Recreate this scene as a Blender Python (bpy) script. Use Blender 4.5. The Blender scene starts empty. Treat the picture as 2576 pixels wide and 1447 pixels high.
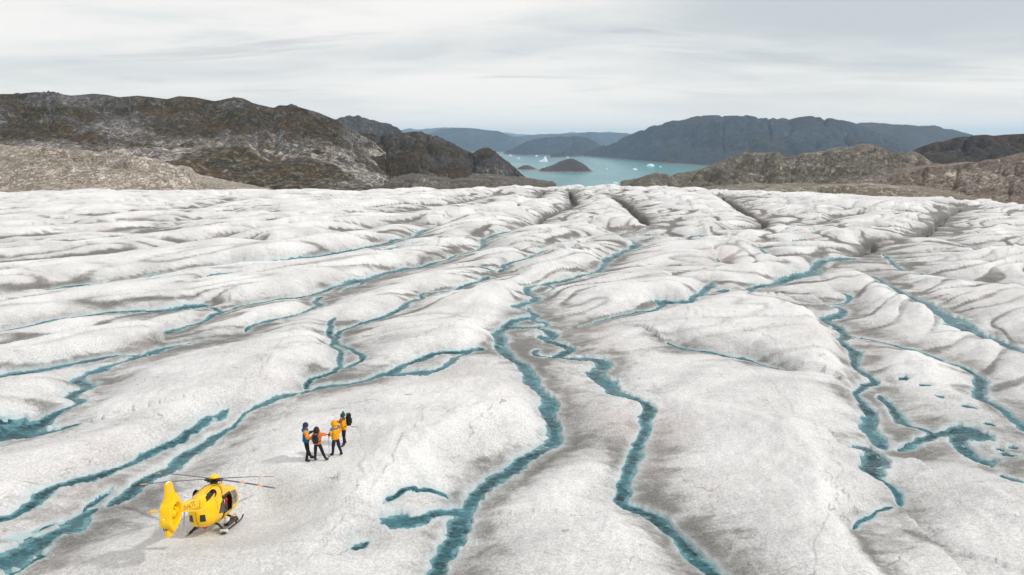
import bpy, bmesh, math, random
import numpy as np
from mathutils import Vector, Matrix, Euler
from mathutils.bvhtree import BVHTree
random.seed(7)
PI = math.pi
scene = bpy.context.scene
COL = scene.collection

# ------------------------------------------------------------------ camera
CAM_H = 14.5                      # metres above the ice
PITCH = math.radians(12.2)
cam_d = bpy.data.cameras.new('camera'); cam = bpy.data.objects.new('camera', cam_d); COL.objects.link(cam)
cam.location = (0, 0, CAM_H); cam.rotation_euler = (PI/2 - PITCH, 0, 0)
cam_d.sensor_width = 36.0; cam_d.lens = 36.0*1718.0/2576.0
cam_d.clip_start = 0.1; cam_d.clip_end = 150000
scene.camera = cam

# ------------------------------------------------------------------ light and exposure
SUN_EL, SUN_AZ = math.radians(43), math.radians(97)      # azimuth measured from +Y towards +X
sun_d = bpy.data.lights.new('sun', 'SUN'); sun = bpy.data.objects.new('sun', sun_d); COL.objects.link(sun)
sun_d.energy = 2.2; sun_d.angle = math.radians(3); sun_d.color = (1.0, 0.965, 0.92)
sdir = Vector((math.sin(SUN_AZ)*math.cos(SUN_EL), math.cos(SUN_AZ)*math.cos(SUN_EL), math.sin(SUN_EL)))
sun.rotation_euler = sdir.to_track_quat('Z', 'Y').to_euler()
sun.location = (60, 0, 60)
vs = scene.view_settings
vs.view_transform = 'Standard'; vs.look = 'None'; vs.gamma = 1; vs.use_curve_mapping = False
vs.exposure = 0.0
scene.cycles.volume_bounces = 1
scene.cycles.max_bounces = 6

# ------------------------------------------------------------------ node helpers
class NT:
    def __init__(s, tree): s.t = tree; s.n = tree.nodes; s.l = tree.links
    def node(s, typ, ins=None, **kw):
        n = s.n.new(typ)
        for k, v in kw.items(): setattr(n, k, v)
        for k, v in (ins or {}).items(): s.set(n, k, v)
        return n
    def set(s, n, k, v):
        sock = n.inputs[k]
        if isinstance(v, bpy.types.NodeSocket): s.l.new(v, sock)
        elif isinstance(v, bpy.types.Node): s.l.new(v.outputs[0], sock)
        else: sock.default_value = v
    def math(s, op, a, b=0.0, c=0.0, clamp=False):
        n = s.node('ShaderNodeMath', {0: a, 1: b, 2: c}, operation=op, use_clamp=clamp); return n.outputs[0]
    def maprange(s, v, a, b, c=0.0, d=1.0, smooth=True):
        n = s.node('ShaderNodeMapRange', {'Value': v, 'From Min': a, 'From Max': b, 'To Min': c, 'To Max': d})
        n.interpolation_type = 'SMOOTHSTEP' if smooth else 'LINEAR'
        return n.outputs[0]
    def noise(s, vec, scale, detail=4.0, rough=0.55, dist=0.0):
        n = s.node('ShaderNodeTexNoise', {'Scale': scale, 'Detail': detail, 'Roughness': rough, 'Distortion': dist})
        if vec is not None: s.set(n, 'Vector', vec)
        return n.outputs[0]
    def mapping(s, vec, scale=(1, 1, 1), rot=(0, 0, 0), loc=(0, 0, 0)):
        return s.node('ShaderNodeMapping', {'Vector': vec, 'Scale': scale, 'Rotation': rot, 'Location': loc}).outputs[0]
    def mix(s, f, a, b, blend='MIX'):
        n = s.node('ShaderNodeMix', data_type='RGBA', blend_type=blend)
        for k, v in ((0, f), (6, a), (7, b)):
            if isinstance(v, tuple) and len(v) == 3: v = (*v, 1)
            s.set(n, k, v)
        return n.outputs[2]
    def attr(s, name): return s.node('ShaderNodeAttribute', attribute_name=name).outputs['Fac']
    def bump(s, h, strength=0.3, dist=0.05, nrm=None):
        n = s.node('ShaderNodeBump', {'Height': h, 'Strength': strength, 'Distance': dist})
        if nrm is not None: s.set(n, 'Normal', nrm)
        return n.outputs[0]

def new_mat(name):
    m = bpy.data.materials.new(name); m.use_nodes = True
    t = NT(m.node_tree); b = m.node_tree.nodes['Principled BSDF']
    return m, t, b

# ------------------------------------------------------------------ world: daylight sky behind a high overcast
world = bpy.data.worlds.new('World'); scene.world = world; world.use_nodes = True
w = NT(world.node_tree); w.n.clear()
out = w.node('ShaderNodeOutputWorld')
sky = w.node('ShaderNodeTexSky', sky_type='NISHITA', sun_disc=False)
sky.sun_elevation = SUN_EL; sky.sun_rotation = SUN_AZ; sky.altitude = 300
bg_sky = w.node('ShaderNodeBackground', {'Color': sky.outputs[0], 'Strength': 0.09})
tc = w.node('ShaderNodeTexCoord')
sep = w.node('ShaderNodeSeparateXYZ', {0: tc.outputs['Generated']})
zc = w.math('MAXIMUM', sep.outputs[2], 0.0)
den = w.math('ADD', zc, 0.10)
px = w.math('DIVIDE', sep.outputs[0], den); py = w.math('DIVIDE', sep.outputs[1], den)
pv = w.node('ShaderNodeCombineXYZ', {0: px, 1: py, 2: 0.0}).outputs[0]
broad = w.noise(w.mapping(pv, (0.20, 0.34, 1), loc=(3.62, 1.3, 0)), 1.0, 4, 0.5, 0.4)
fine = w.noise(w.mapping(pv, (0.55, 1.0, 1), rot=(0, 0, 0.15), loc=(7.1, 0.4, 0)), 1.0, 6, 0.6, 0.8)
wisp = w.noise(w.mapping(pv, (0.5, 1.5, 1), rot=(0, 0, 0.08), loc=(2.3, 5.2, 0)), 1.0, 5, 0.6, 0.5)
f = w.math('ADD', w.math('MULTIPLY', broad, 0.80), w.math('MULTIPLY', fine, 0.20))
f = w.maprange(f, 0.37, 0.56)
ccol = w.mix(f, (0.63, 0.675, 0.695), (1.04, 1.015, .975))
wf = w.maprange(wisp, 0.55, 0.68)
ccol = w.mix(w.math('MULTIPLY', wf, 0.42), ccol, (0.50, 0.52, 0.54))
hz = w.maprange(sep.outputs[2], .0, .12, .85, 0)
ccol = w.mix(hz, ccol, (1.10, 1.04, .945))
bg_cloud = w.node('ShaderNodeBackground', {'Color': ccol, 'Strength': 0.97})
cov = w.maprange(fine, 0.2, 0.45, 0.86, 0.97)
mixw = w.node('ShaderNodeMixShader', {0: cov, 1: bg_sky.outputs[0], 2: bg_cloud.outputs[0]})
w.l.new(mixw.outputs[0], out.inputs[0])

# ------------------------------------------------------------------ scene helpers
def tag(o, label=None, cat=None, group=None, kind=None):
    if label: o['label'] = label
    if cat: o['category'] = cat
    if group: o['group'] = group
    if kind: o['kind'] = kind
    return o
def link_mesh(name, me, mats=(), parent=None):
    o = bpy.data.objects.new(name, me); COL.objects.link(o)
    for m in mats: me.materials.append(m)
    if parent is not None: o.parent = parent
    return o
def empty(name, loc=(0, 0, 0), rot=(0, 0, 0)):
    o = bpy.data.objects.new(name, None); COL.objects.link(o); o.location = loc; o.rotation_euler = rot
    o.empty_display_size = 0.2
    return o
def grid_mesh(name, P, smooth=True, closed_u=False):
    """P: rows x cols x 3 array of points joined into a quad sheet"""
    R, C = P.shape[:2]
    me = bpy.data.meshes.new(name)
    me.vertices.add(R*C); me.vertices.foreach_set('co', np.ascontiguousarray(P, dtype=np.float32).ravel())
    idx = np.arange(R*C, dtype=np.int32).reshape(R, C)
    if closed_u: idx = np.concatenate([idx, idx[:, :1]], axis=1)
    q = np.stack([idx[:-1, :-1], idx[:-1, 1:], idx[1:, 1:], idx[1:, :-1]], axis=-1).reshape(-1, 4)
    n = len(q)
    me.loops.add(n*4); me.loops.foreach_set('vertex_index', q.ravel())
    me.polygons.add(n); me.polygons.foreach_set('loop_start', np.arange(0, n*4, 4, dtype=np.int32))
    me.update(calc_edges=True); me.validate()
    if smooth: me.polygons.foreach_set('use_smooth', np.ones(n, dtype=bool))
    return me
def add_attr(me, name, vals):
    a = me.attributes.new(name, 'FLOAT', 'POINT'); a.data.foreach_set('value', np.ascontiguousarray(vals, dtype=np.float32).ravel())

# ------------------------------------------------------------------ numpy noise
_rs = np.random.RandomState(11)
_perm = _rs.permutation(256); _perm = np.concatenate([_perm, _perm])
_ang = _rs.rand(256)*2*PI
_gx, _gy = np.cos(_ang), np.sin(_ang)
def perlin(x, y):
    xi = np.floor(x).astype(np.int64); yi = np.floor(y).astype(np.int64)
    xf = x - xi; yf = y - yi
    u = xf*xf*xf*(xf*(xf*6-15)+10); v = yf*yf*yf*(yf*(yf*6-15)+10)
    xi &= 255; yi &= 255; x1 = (xi+1) & 255; y1 = (yi+1) & 255
    def g(a, b, dx, dy):
        h = _perm[_perm[a]+b]; return _gx[h]*dx + _gy[h]*dy
    n00 = g(xi, yi, xf, yf); n10 = g(x1, yi, xf-1, yf); n01 = g(xi, y1, xf, yf-1); n11 = g(x1, y1, xf-1, yf-1)
    a = n00 + u*(n10-n00); b = n01 + u*(n11-n01)
    return (a + v*(b-a))*1.5
def fbm(x, y, octv=4, gain=0.5):
    s = np.zeros_like(x); a = 1.0; f = 1.0
    for i in range(octv):
        s += a*perlin(x*f+17.3*i, y*f-9.1*i); a *= gain; f *= 2.03
    return s
def ridged(x, y, octv=5, gain=0.5):
    s = np.zeros_like(x); a = 1.0; f = 1.0; tot = 0
    for i in range(octv):
        n = 1-np.abs(perlin(x*f+31.7*i, y*f+5.3*i)); s += a*n*n; tot += a; a *= gain; f *= 2.07
    return s/tot
def sstep(a, b, x):
    t = np.clip((x-a)/(b-a), 0, 1); return t*t*(3-2*t)

# ------------------------------------------------------------------ survey: a sight line of the photograph, met with a level plane
SP, CP = math.sin(PITCH), math.cos(PITCH)
def sight(vx, vy):
    x = (vx-1288)/1718.0; v = (vy-723.5)/1718.0
    return x, CP - v*SP, -(SP + v*CP)          # right, forward, up
def ground_pt(vx, vy, z=0.0):
    x, f, u = sight(vx, vy); t = (CAM_H - z)/max(-u, 0.02)
    return x*t, f*t
REG = {1: (0, 469.6, .3339, .3338), 2: (858.7, 469.6, .3339, .3338), 3: (1717.3, 469.6, .3339, .3338),
       4: (0, 952.6, .3417, .3417), 5: (858.7, 952.6, .3417, .3417), 6: (1717.3, 952.6, .3417, .3417)}
def rv(reg, pts):
    ox, oy, sx, sy = REG[reg]; return [(ox+a*sx, oy+b*sy) for a, b in pts]
# ================================================================== GLACIER
# valley lines between the ice mounds: survey points, widths of the two flanks (m), depth share, stream width (m; 0 = dry)
VAL = []
def valley(pts, wl=1.5, wr=None, s=0.85, ch=0.0, z=-0.75, dep=None, widths=None, rift=0.0):
    g = np.array([ground_pt(a, b, z) for a, b in pts])
    # rounded with a Catmull-Rom pass
    P = []
    n = len(g)
    for i in range(n-1):
        p0 = g[max(i-1, 0)]; p1 = g[i]; p2 = g[i+1]; p3 = g[min(i+2, n-1)]
        k = 3
        for j in range(k):
            t = j/k
            P.append(0.5*((2*p1)+(-p0+p2)*t+(2*p0-5*p1+4*p2-p3)*t*t+(-p0+3*p1-3*p2+p3)*t**3))
    P.append(g[-1])
    P = np.array(P)
    ws = None
    if widths is not None:
        ws = np.interp(np.linspace(0, 1, len(P)), np.linspace(0, 1, len(widths)), widths)
    elif ch > 0: ws = np.full(len(P), ch)
    dv = P[-1]-P[0]; sg = 1.0 if (-dv[1]*-.35 + dv[0]*.94) > 0 else -1.0
    wst = min(wl, wr or wl)*.80; wgt = max(wl, wr or wl)*1.6
    VAL.append(dict(floor=(.25+.55*(ch if widths is None else max(widths))) if (ch or widths) else .1, rift=rift, sg=sg, wst=wst, wgt=wgt, P=P, wl=wl, wr=wr or wl, s=s, ch=ch if ws is None else float(ws.max()), ws=ws, dep=dep))

# --- central stream from the far bend to the bottom edge
valley(rv(2, [(2130,340),(2060,380),(2150,410),(2230,440),(2110,500),(2010,550),(1960,620),(1790,690),(1600,725),(1430,750),(1395,800),(1470,845),(1350,895),(1290,910),(1420,950),(1450,975),(1330,1000),(1230,1050),(1180,1105),(1200,1150),(1200,1200),(1240,1260),(1330,1330),(1410,1410)])
       + rv(5, [(1470,110),(1525,180),(1545,250),(1550,330),(1545,400),(1560,455),(1440,515),(1330,585),(1200,680),(1080,770),(990,845),(960,920),(930,1000),(860,1100),(800,1200),(750,1300),(690,1400),(640,1460),(590,1560)]),
       2.6, 2.2, 0.9, widths=[1.3,1.5,.9,.8,.8,.7,.9,.9,.8,1.0,.7,.75,.8,.75,.7,.72])
# --- second stream to the right of it
valley(rv(2, [(1210,1060),(1300,1045),(1420,1050),(1500,1065),(1590,1105),(1590,1130),(1500,1125),(1560,1150),(1640,1180),(1730,1225),(1640,1262),(1690,1285),(1830,1285),(1940,1300),(1960,1350),(1920,1410)])
       + rv(5, [(1965,25),(1985,85),(2075,125),(2180,160),(2250,190),(2250,250),(2235,310),(2215,390),(2210,450),(2180,540),(2140,620),(2110,700),(2105,780),(2110,850),(2070,890),(2140,935),(2250,970),(2350,1030),(2420,1100),(2480,1165),(2540,1240)])
       + rv(6, [(90,1310),(160,1370),(250,1440),(340,1540)]),
       2.4, 2.4, 0.85, widths=[.9,.9,.8,.7,.7,1.1,1.3,.6,.55,.55,.6,.65,.65,.62,.6,.55])
valley(rv(2, [(1395,905),(1420,955),(1450,1000),(1550,1020),(1560,1040),(1420,1040),(1330,1045)]), 1.0, 1.0, .4, ch=.45)
valley(rv(2, [(1480,1225),(1480,1260),(1560,1270),(1640,1262)]), .8, .8, .3, ch=.35)
valley(rv(2, [(1440,750),(1560,745),(1620,770),(1560,795),(1470,800)]), .8, .8, .3, ch=.5)
# --- stubs on the left bank
valley(rv(5, [(330,1000),(460,945),(600,905),(730,885),(790,890)]), .8, .8, .35, ch=.22)
valley(rv(5, [(300,1130),(400,1085),(500,1090),(600,1060),(700,1010),(790,970),(880,945),(945,950)]), 1.1, 1.1, .5, widths=[.75,.9,.5,.45,.5,.6,.75])
valley(rv(5, [(135,1268),(175,1250),(215,1228)]), .5, .5, .3, ch=.28)
# --- stream past the left side of the people
LOOP = rv(2, [(1060,1210),(980,1225),(850,1240),(700,1262),(560,1312),(470,1345),(350,1395),(200,1440)])
valley(LOOP + rv(4, [(2380,45),(2200,90),(2090,130),(1980,170),(1880,220)]) + rv(4, [(1810,270),(1740,315),(1640,385),(1550,430),(1450,480),(1330,575),(1250,640),(1130,700),(1040,745),(930,805),(850,865),(795,915)]),
       2.2, 1.6, .85, widths=[.7,.5,.6,.7,.8,.5,.55,.6,.6,.25,.22,.5,.9,.7,.8,.7,.8,.5])
valley(rv(2, [(985,1230),(850,1290),(840,1330),(760,1385),(600,1412),(450,1405),(330,1400)]), 1.2, 1.2, .4, widths=[.4,.5,.9,.5,.8,1.3,.8])
valley(rv(4, [(700,930),(640,960),(570,1010),(560,1065),(470,1105),(350,1150),(250,1185),(150,1235),(60,1300),(-60,1350)]), 2.2, 1.6, .7, widths=[.3,.6,1.0,.9,.4,.9,1.0,1.2,1.3])
valley(rv(4, [(310,1235),(200,1325),(100,1390),(10,1445),(-60,1490)]), 1.4, 1.2, .5, ch=.5)
valley(rv(4, [(820,780),(740,830),(660,890),(600,940)]), 1, 1, .3, widths=[.15,.35,.3,.15])
valley(rv(4, [(560,1050),(480,1040),(300,1110),(160,1160),(0,1200)]), 1, 1, .3, ch=.2)
valley(rv(4, [(1700,240),(1640,285),(1530,320),(1440,385),(1340,430),(1230,490),(1130,540),(1000,595),(930,635),(830,680),(690,735),(560,780),(440,820),(330,880),(240,930),(130,990),(0,1030),(-120,1070)]), 1.6, 1.2, .7, widths=[.3,.5,.4,.45,.5,.35,.6,.5,.6,.4,.3])
# --- left stream and its pool
valley(rv(1, [(1640,1135),(1400,1185),(1230,1222),(1060,1262),(950,1312),(880,1335),(740,1385),(640,1420)]) + rv(4, [(580,30),(650,65),(590,105),(510,150),(570,185),(490,225),(400,262),(320,305),(230,338),(100,375),(-40,410),(-160,440)]),
       2.0, 1.7, .8, widths=[.5,.7,.8,.7,.9,.8,.8,.7,.5,.45,.6,1.8,2.4,2.4])
valley(rv(4, [(560,348),(430,362),(300,375),(150,390),(0,420)]), 1.8, 1.4, .5, widths=[.2,.5,.9,1.4,1.6])
valley(rv(4, [(110,330),(0,345),(-100,360)]), 1, 1, .3, ch=.5)
valley(rv(1, [(1090,1252),(900,1275),(750,1303),(560,1340),(350,1382),(200,1412),(0,1447),(-200,1490)]), 2.0, 1.8, .85, widths=[.3,.5,.5,.7,.9,1.0,1.2])
valley(rv(1, [(-200,1260),(60,1210),(250,1165),(400,1137),(560,1100),(750,1070),(950,1027),(1060,1000)]), 1.8, 1.4, .8, widths=[.25,.3,.5,.35,.3,.4,.3])
valley(rv(1, [(-200,1130),(0,1092),(200,1058),(420,1012),(600,990),(780,967),(1010,945),(1200,935),(1370,912),(1550,893)]), 2.0, 1.6, .9, widths=[.4,.5,.4,.4,.35,.35,.7,1.0,.8])
valley(rv(1, [(1285,1112),(1330,1080),(1480,1032),(1590,980),(1660,948),(1840,895),(2050,858),(2250,838),(2400,800),(2572,742)]) + rv(2, [(80,715),(210,690),(330,650),(520,605)]), 2.4, 1.8, .9, widths=[1.0,.6,.6,.5,.3,.5,.6,1.2,1.0,.6])
valley(rv(1, [(1660,948),(1560,900)]), .8, .8, .3, ch=.5)
valley(rv(1, [(1840,1095),(1920,1060),(2010,1030),(2200,985),(2330,930),(2410,900),(2350,870),(2420,830)]), 1.8, 1.4, .8, widths=[.3,.5,.4,.35,.5,.6,.7])
valley(rv(1, [(-200,870),(0,830),(140,806),(420,768),(600,750),(800,736),(1050,702),(1250,668),(1500,638),(1760,608),(2020,592),(2300,545),(2572,500)]) + rv(2, [(200,462),(400,405),(560,372),(620,320),(690,292)]), 2.2, 1.8, .9, widths=[.8,.7,.4,.4,.6,.9,1.3,1.1,.6,.9,1.2,1.2])
valley(rv(1, [(420,820),(520,800),(620,788)]), 1, 1, .4, ch=.35)
valley(rv(1, [(1580,742),(1680,725),(1780,712)]), 1, 1, .4, ch=.3)
# --- stream right of the left mounds, joining past the people
valley(rv(2, [(1105,680),(1030,722),(880,762),(800,795),(620,800),(600,840),(540,860),(470,920),(350,968),(200,1008),(0,1085)]) + rv(1, [(2520,1140),(2510,1180),(2560,1270),(2540,1360),(2430,1425)]) + rv(4, [(2290,5),(2255,50)]), 2.0, 1.6, .85, widths=[.9,.6,.5,.5,.6,.5,.4,.35,.4,.45,.4])
valley(rv(2, [(-50,1010),(-100,1060),(-70,1130),(60,1215),(160,1275),(120,1325),(0,1370)]), 1.4, 1.3, .6, widths=[.25,.4,.5,.4,.5,.45,.4])
valley(rv(2, [(0,790),(200,700),(400,640),(600,600),(760,570),(880,520),(1060,470),(1080,390),(1200,350),(1400,310),(1490,270)]), 2.0, 1.7, .85, widths=[.4,.6,.6,.7,.4,.4,1.2,1.2,1.2,.8])
valley(rv(2, [(300,510),(400,470),(520,440),(700,420),(820,405),(960,370)]), 1.4, 1.2, .7, widths=[1.0,1.4,.9,.7,.5])
valley(rv(2, [(1190,650),(1240,625),(1230,610),(1400,560),(1480,520),(1600,490),(1700,515),(1760,480)]), 1.6, 1.4, .7, widths=[.7,.5,.6,.7,.6,.6,.5])
valley(rv(2, [(1050,460),(1200,480),(1420,520)]), 1.4, 1.4, .5)
valley(rv(2, [(1010,640),(1190,650)]), 1.4, 1.4, .5, ch=.4)
valley(rv(2, [(2060,378),(1900,390),(1700,430),(1480,470)]), 1.4, 1.4, .7, ch=.3)
valley(rv(2, [(2130,340),(2300,365),(2572,390)]) + rv(3, [(100,385),(240,400)]), 1.4, 1.4, .7, widths=[1.0,1.2,.8,.5])
# --- right half
valley(rv(3, [(1300,535),(1150,552),(1050,570),(1000,620),(985,660),(900,682),(760,712),(680,742),(560,757),(508,782),(550,812),(650,832)]), 2.2, 1.9, .85, widths=[1.6,1.4,1.2,1.0,1.1,1.4,1.0,.8,.6,.6,.4])
valley(rv(3, [(860,880),(1000,887),(1150,885),(1240,865),(1265,838),(1200,820)]), 1.4, 1.2, .7, widths=[.25,.3,.3,.5,.5])
valley(rv(3, [(850,925),(850,980),(900,995),(1000,1003),(1070,1003)]), 1.2, 1.2, .6, ch=.3)
valley(rv(3, [(1130,900),(1210,935),(1130,980),(1075,1005),(1130,1040),(1200,1080),(1212,1130),(1185,1170),(1230,1220),(1320,1265),(1290,1320),(1310,1380),(1390,1440)]) + rv(6, [(1420,30),(1300,60),(1250,110),(1300,190),(1380,250),(1365,350),(1420,420),(1490,485)]), 2.2, 2.0, .85, widths=[.4,.7,1.3,.9,.8,.8,.7,.9,.6,.4,.6,.5,.4,.5,1.0,.8,1.1])
valley(rv(6, [(1230,520),(1280,530),(1370,520),(1420,590),(1400,650),(1410,740),(1450,790),(1520,830),(1620,950)]), 1.8, 1.6, .6, widths=[.8,.6,.8,1.0,1.0,.8,.5,.35,.2])
valley(rv(6, [(1470,120),(1560,220),(1630,310),(1710,355),(1850,425),(1740,455),(1600,505)]), 1.6, 1.5, .6, widths=[.5,.6,.4,.25,.5,.4,.25])
valley(rv(6, [(1850,425),(1980,405),(2130,395),(2200,420),(2030,450),(2120,540),(2230,590),(2310,640)]), 1.6, 1.6, .5, widths=[.5,.8,1.1,.9,.6,1.0,1.3,.5])
valley(rv(3, [(1215,1105),(1400,1152),(1550,1192),(1690,1230),(1840,1272),(2000,1325),(2150,1392),(2230,1440)]) + rv(6, [(2185,20),(2200,110),(2290,185),(2400,262),(2500,350),(2560,420)]), 2.0, 2.0, .85, widths=[.3,.35,.4,.5,.5,.6,1.0,.8,.45,.5,.6])
valley(rv(3, [(1395,678),(1500,716),(1570,770),(1680,822),(1800,880),(1900,940),(2030,1020),(2150,1105),(2300,1152),(2450,1205),(2572,1255),(2700,1300)]), 2.2, 2.0, .85, widths=[.8,.6,.9,1.2,1.4,2.0,2.2,1.8,.8,.5,.5])
valley(rv(3, [(1520,500),(1640,630),(1800,672),(1950,702),(2150,727),(2350,762),(2572,805),(2700,830)]), 2.2, 2.0, .8, widths=[.5,.8,.7,.5,.5,.5,.4])
valley(rv(3, [(2720,560),(2572,525),(2430,510),(2200,455),(1900,400)]), 2, 2, .8, widths=[1,1.4,.9,.2,.15])
valley(rv(2, [(1790,1052),(1980,1000),(2150,967),(2350,937),(2430,912),(2400,882),(2572,882)]) + rv(3, [(60,872),(130,830),(212,748),(120,735),(-10,718)]), 1.8, 1.6, .8, widths=[.12,.25,.3,.4,1.0,.9,.7,.8,.7,.3])
valley(rv(3, [(265,795),(305,800),(345,793)]), .9, .9, .4, ch=.8)
valley(rv(3, [(-120,1190),(0,1235),(180,1265),(430,1320),(560,1360),(750,1402)]), 1.8, 1.4, .7, widths=[.25,.3,.3,.2,.08])
valley(rv(6, [(1640,1140),(1800,1210),(1950,1275)]), 1.0, .8, .45)
valley(rv(6, [(1290,1090),(1330,1240),(1380,1310),(1440,1380),(1560,1470)]), 1.2, 1.0, .5)
valley(rv(6, [(1560,960),(1440,1000),(1340,1040),(1290,1090)]), 1.0, .9, .5, ch=.1)
valley(rv(6, [(1610,1440),(1700,1520)]), 1, 1, .4)
for a, b, r in ((2100,235,.5),(2280,352,.3),(2270,420,.4),(2290,490,.4),(2410,495,.32),(2345,535,.4),(2420,565,.3),(1640,15,.5),(1780,75,.3),(1880,165,.3)):
    valley(rv(6, [(a-30,b-3),(a,b),(a+30,b+3)]), .6, .6, .25, ch=r*1.2)
valley(rv(6, [(2340,705),(2420,770),(2500,810),(2600,860)]), 1.4, 1.2, .5, widths=[.3,.9,.7,.4])
# --- open moulin left of the stream, small pond by the right bank
valley(rv(5, [(970,640),(1020,625),(1060,618)]), .7, .7, .5)
# --- dry troughs and deep crevasses farther off
valley(rv(2, [(1490,270),(1560,200),(1740,130),(1745,80),(1720,20)]), 2.4, 2.0, .95, z=-1.0, rift=1.5)
valley(rv(2, [(2290,285),(2270,230),(2200,170),(2150,120),(2040,60)]), 2.6, 2.2, 1.0, z=-1.0, rift=1.6)
valley(rv(2, [(2290,285),(2350,330),(2190,330)]), 2.6, 2.2, .6, z=-1.0)
valley(rv(2, [(1390,90),(1470,60),(1530,15)]), 2.4, 2.0, .95, z=-.8, rift=1.2)
valley(rv(2, [(100,215),(400,178),(560,150),(750,120),(900,100),(1100,60),(1250,40)]), 2.4, 2.4, .9, z=-.8, rift=0.9)
valley(rv(2, [(480,205),(700,170),(900,140),(1130,95)]), 2.0, 2.0, .7, z=-.8)
valley(rv(3, [(1300,535),(1410,480),(1400,425),(1500,402),(1750,378),(1850,312),(1920,252),(1970,200),(2100,150)]), 3.2, 2.6, 1.0, z=-1.0, rift=1.4)
valley(rv(3, [(300,365),(480,325),(620,280),(540,215),(480,180),(400,130),(300,60)]), 2.6, 2.2, .9, z=-.9, rift=1.3)
valley(rv(3, [(880,300),(1050,262),(1250,200),(1330,190)]), 2.2, 2.0, .8, z=-.9, rift=0.9)
valley(rv(3, [(830,445),(900,440),(930,420)]), 1.6, 1.6, .6, ch=1.6)
valley(rv(3, [(570,500),(640,550)]), 1.6, 1.6, .6, ch=.4)
valley(rv(3, [(260,580),(330,630),(480,640)]), 1.6, 1.6, .6, ch=.2)
valley(rv(1, [(-200,625),(0,600),(200,588),(420,570),(700,552),(900,535),(1150,505),(1400,462),(1700,420),(2050,440),(2260,415),(2572,365)]) + rv(2, [(150,335),(350,300),(560,285)]), 2.0, 2.0, .9, widths=[.1,.3,.2,.3,.3,.1,.1,.2,.2,.3,.3])
valley(rv(1, [(-200,505),(0,495),(230,490),(380,465),(700,430),(1000,400),(1300,350),(1600,310),(1950,275)]), 2.0, 2.0, .85)
valley(rv(1, [(-200,420),(130,425),(330,400),(700,385),(1000,350),(1300,330)]), 2.0, 2.0, .8)
valley(rv(1, [(-200,285),(0,268),(300,255),(600,235),(950,215),(1300,200),(1700,180)]), 2.2, 2.2, .85)
valley(rv(1, [(500,310),(700,305),(1000,285),(1300,275),(1600,240)]), 1.8, 1.8, .7)
valley(rv(1, [(1380,150),(1480,152),(1620,120),(1760,95)]), 2.0, 2.0, .8)

# crests that stand proud: survey points, height (m), reach to the left and right of the walk (m)
CRE = []
def crest(pts, h, wl, wr, z=0.2):
    CRE.append(dict(P=np.array([ground_pt(a, b, z) for a, b in pts]), wl=wl, wr=wr, h=h))
crest(rv(5, [(1830,600),(1650,720),(1450,840),(1250,960)]), .55, 1.1, 1.8)
crest(rv(5, [(1850,610),(1920,800),(2000,960)]), .30, .7, 1.2)
crest(rv(5, [(700,60),(1100,60),(1300,180)]), .35, 1.5, 2.0)
crest(rv(5, [(1300,180),(850,340),(650,470),(560,680)]), .45, .8, 2.4)
crest(rv(6, [(-100,60),(300,200),(800,360),(880,500),(960,680),(960,900),(1080,1080)]), .55, .75, 2.6)
crest(rv(6, [(1500,560),(1800,515),(1980,570),(2200,760),(2500,930)]), .45, .7, 2.0)
crest(rv(4, [(1200,560),(1700,160),(2000,20)]), .35, .9, 1.6)
crest(rv(1, [(1990,1420),(2100,1320),(2210,1400)]), .40, .8, .9)
crest(rv(1, [(0,1190),(700,1090),(1080,1005),(1160,1050)]), .4, .9, 1.6)
crest(rv(2, [(1640,640),(1470,680),(1290,740),(1180,860),(1090,950),(1050,1080)]), .5, .7, 2.4)
crest(rv(2, [(-80,880),(180,840),(400,830),(440,890)]), .4, .8, 1.6)
crest(rv(3, [(850,870),(700,850),(300,870),(0,940)]), .3, 1.2, 1.6)
crest(rv(3, [(1900,960),(1500,810),(1350,650)]), .35, .8, 2.0)
crest(rv(3, [(1500,1290),(1720,1220),(1850,1350),(1900,1447)]), .5, .7, 1.6)
crest(rv(3, [(1050,1060),(1120,1200),(1240,1420)]), .35, .5, 1.6)

def seg_field(X, Y, P, reach):
    """distance, side and position along the line for the points within reach"""
    lo = P.min(0)-reach; hi = P.max(0)+reach
    m = np.nonzero((X > lo[0]) & (X < hi[0]) & (Y > lo[1]) & (Y < hi[1]))[0]
    if len(m) == 0: return m, None, None, None
    bd = np.full(len(m), 1e9); bs = np.zeros(len(m)); bt = np.zeros(len(m))
    x = X[m]; y = Y[m]
    for i in range(len(P)-1):
        a, b = P[i], P[i+1]
        k = np.nonzero((x > min(a[0], b[0])-reach) & (x < max(a[0], b[0])+reach) & (y > min(a[1], b[1])-reach) & (y < max(a[1], b[1])+reach))[0]
        if len(k) == 0: continue
        dx, dy = b-a; L2 = dx*dx+dy*dy+1e-12
        ex = x[k]-a[0]; ey = y[k]-a[1]
        t = np.clip((ex*dx+ey*dy)/L2, 0, 1)
        d = np.hypot(ex-t*dx, ey-t*dy)
        better = d < bd[k]
        kk = k[better]
        bd[kk] = d[better]; bs[kk] = (dx*ey-dy*ex)[better]; bt[kk] = (i+t)[better]
    keep = bd < reach
    return m[keep], bd[keep], bs[keep], bt[keep]

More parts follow.
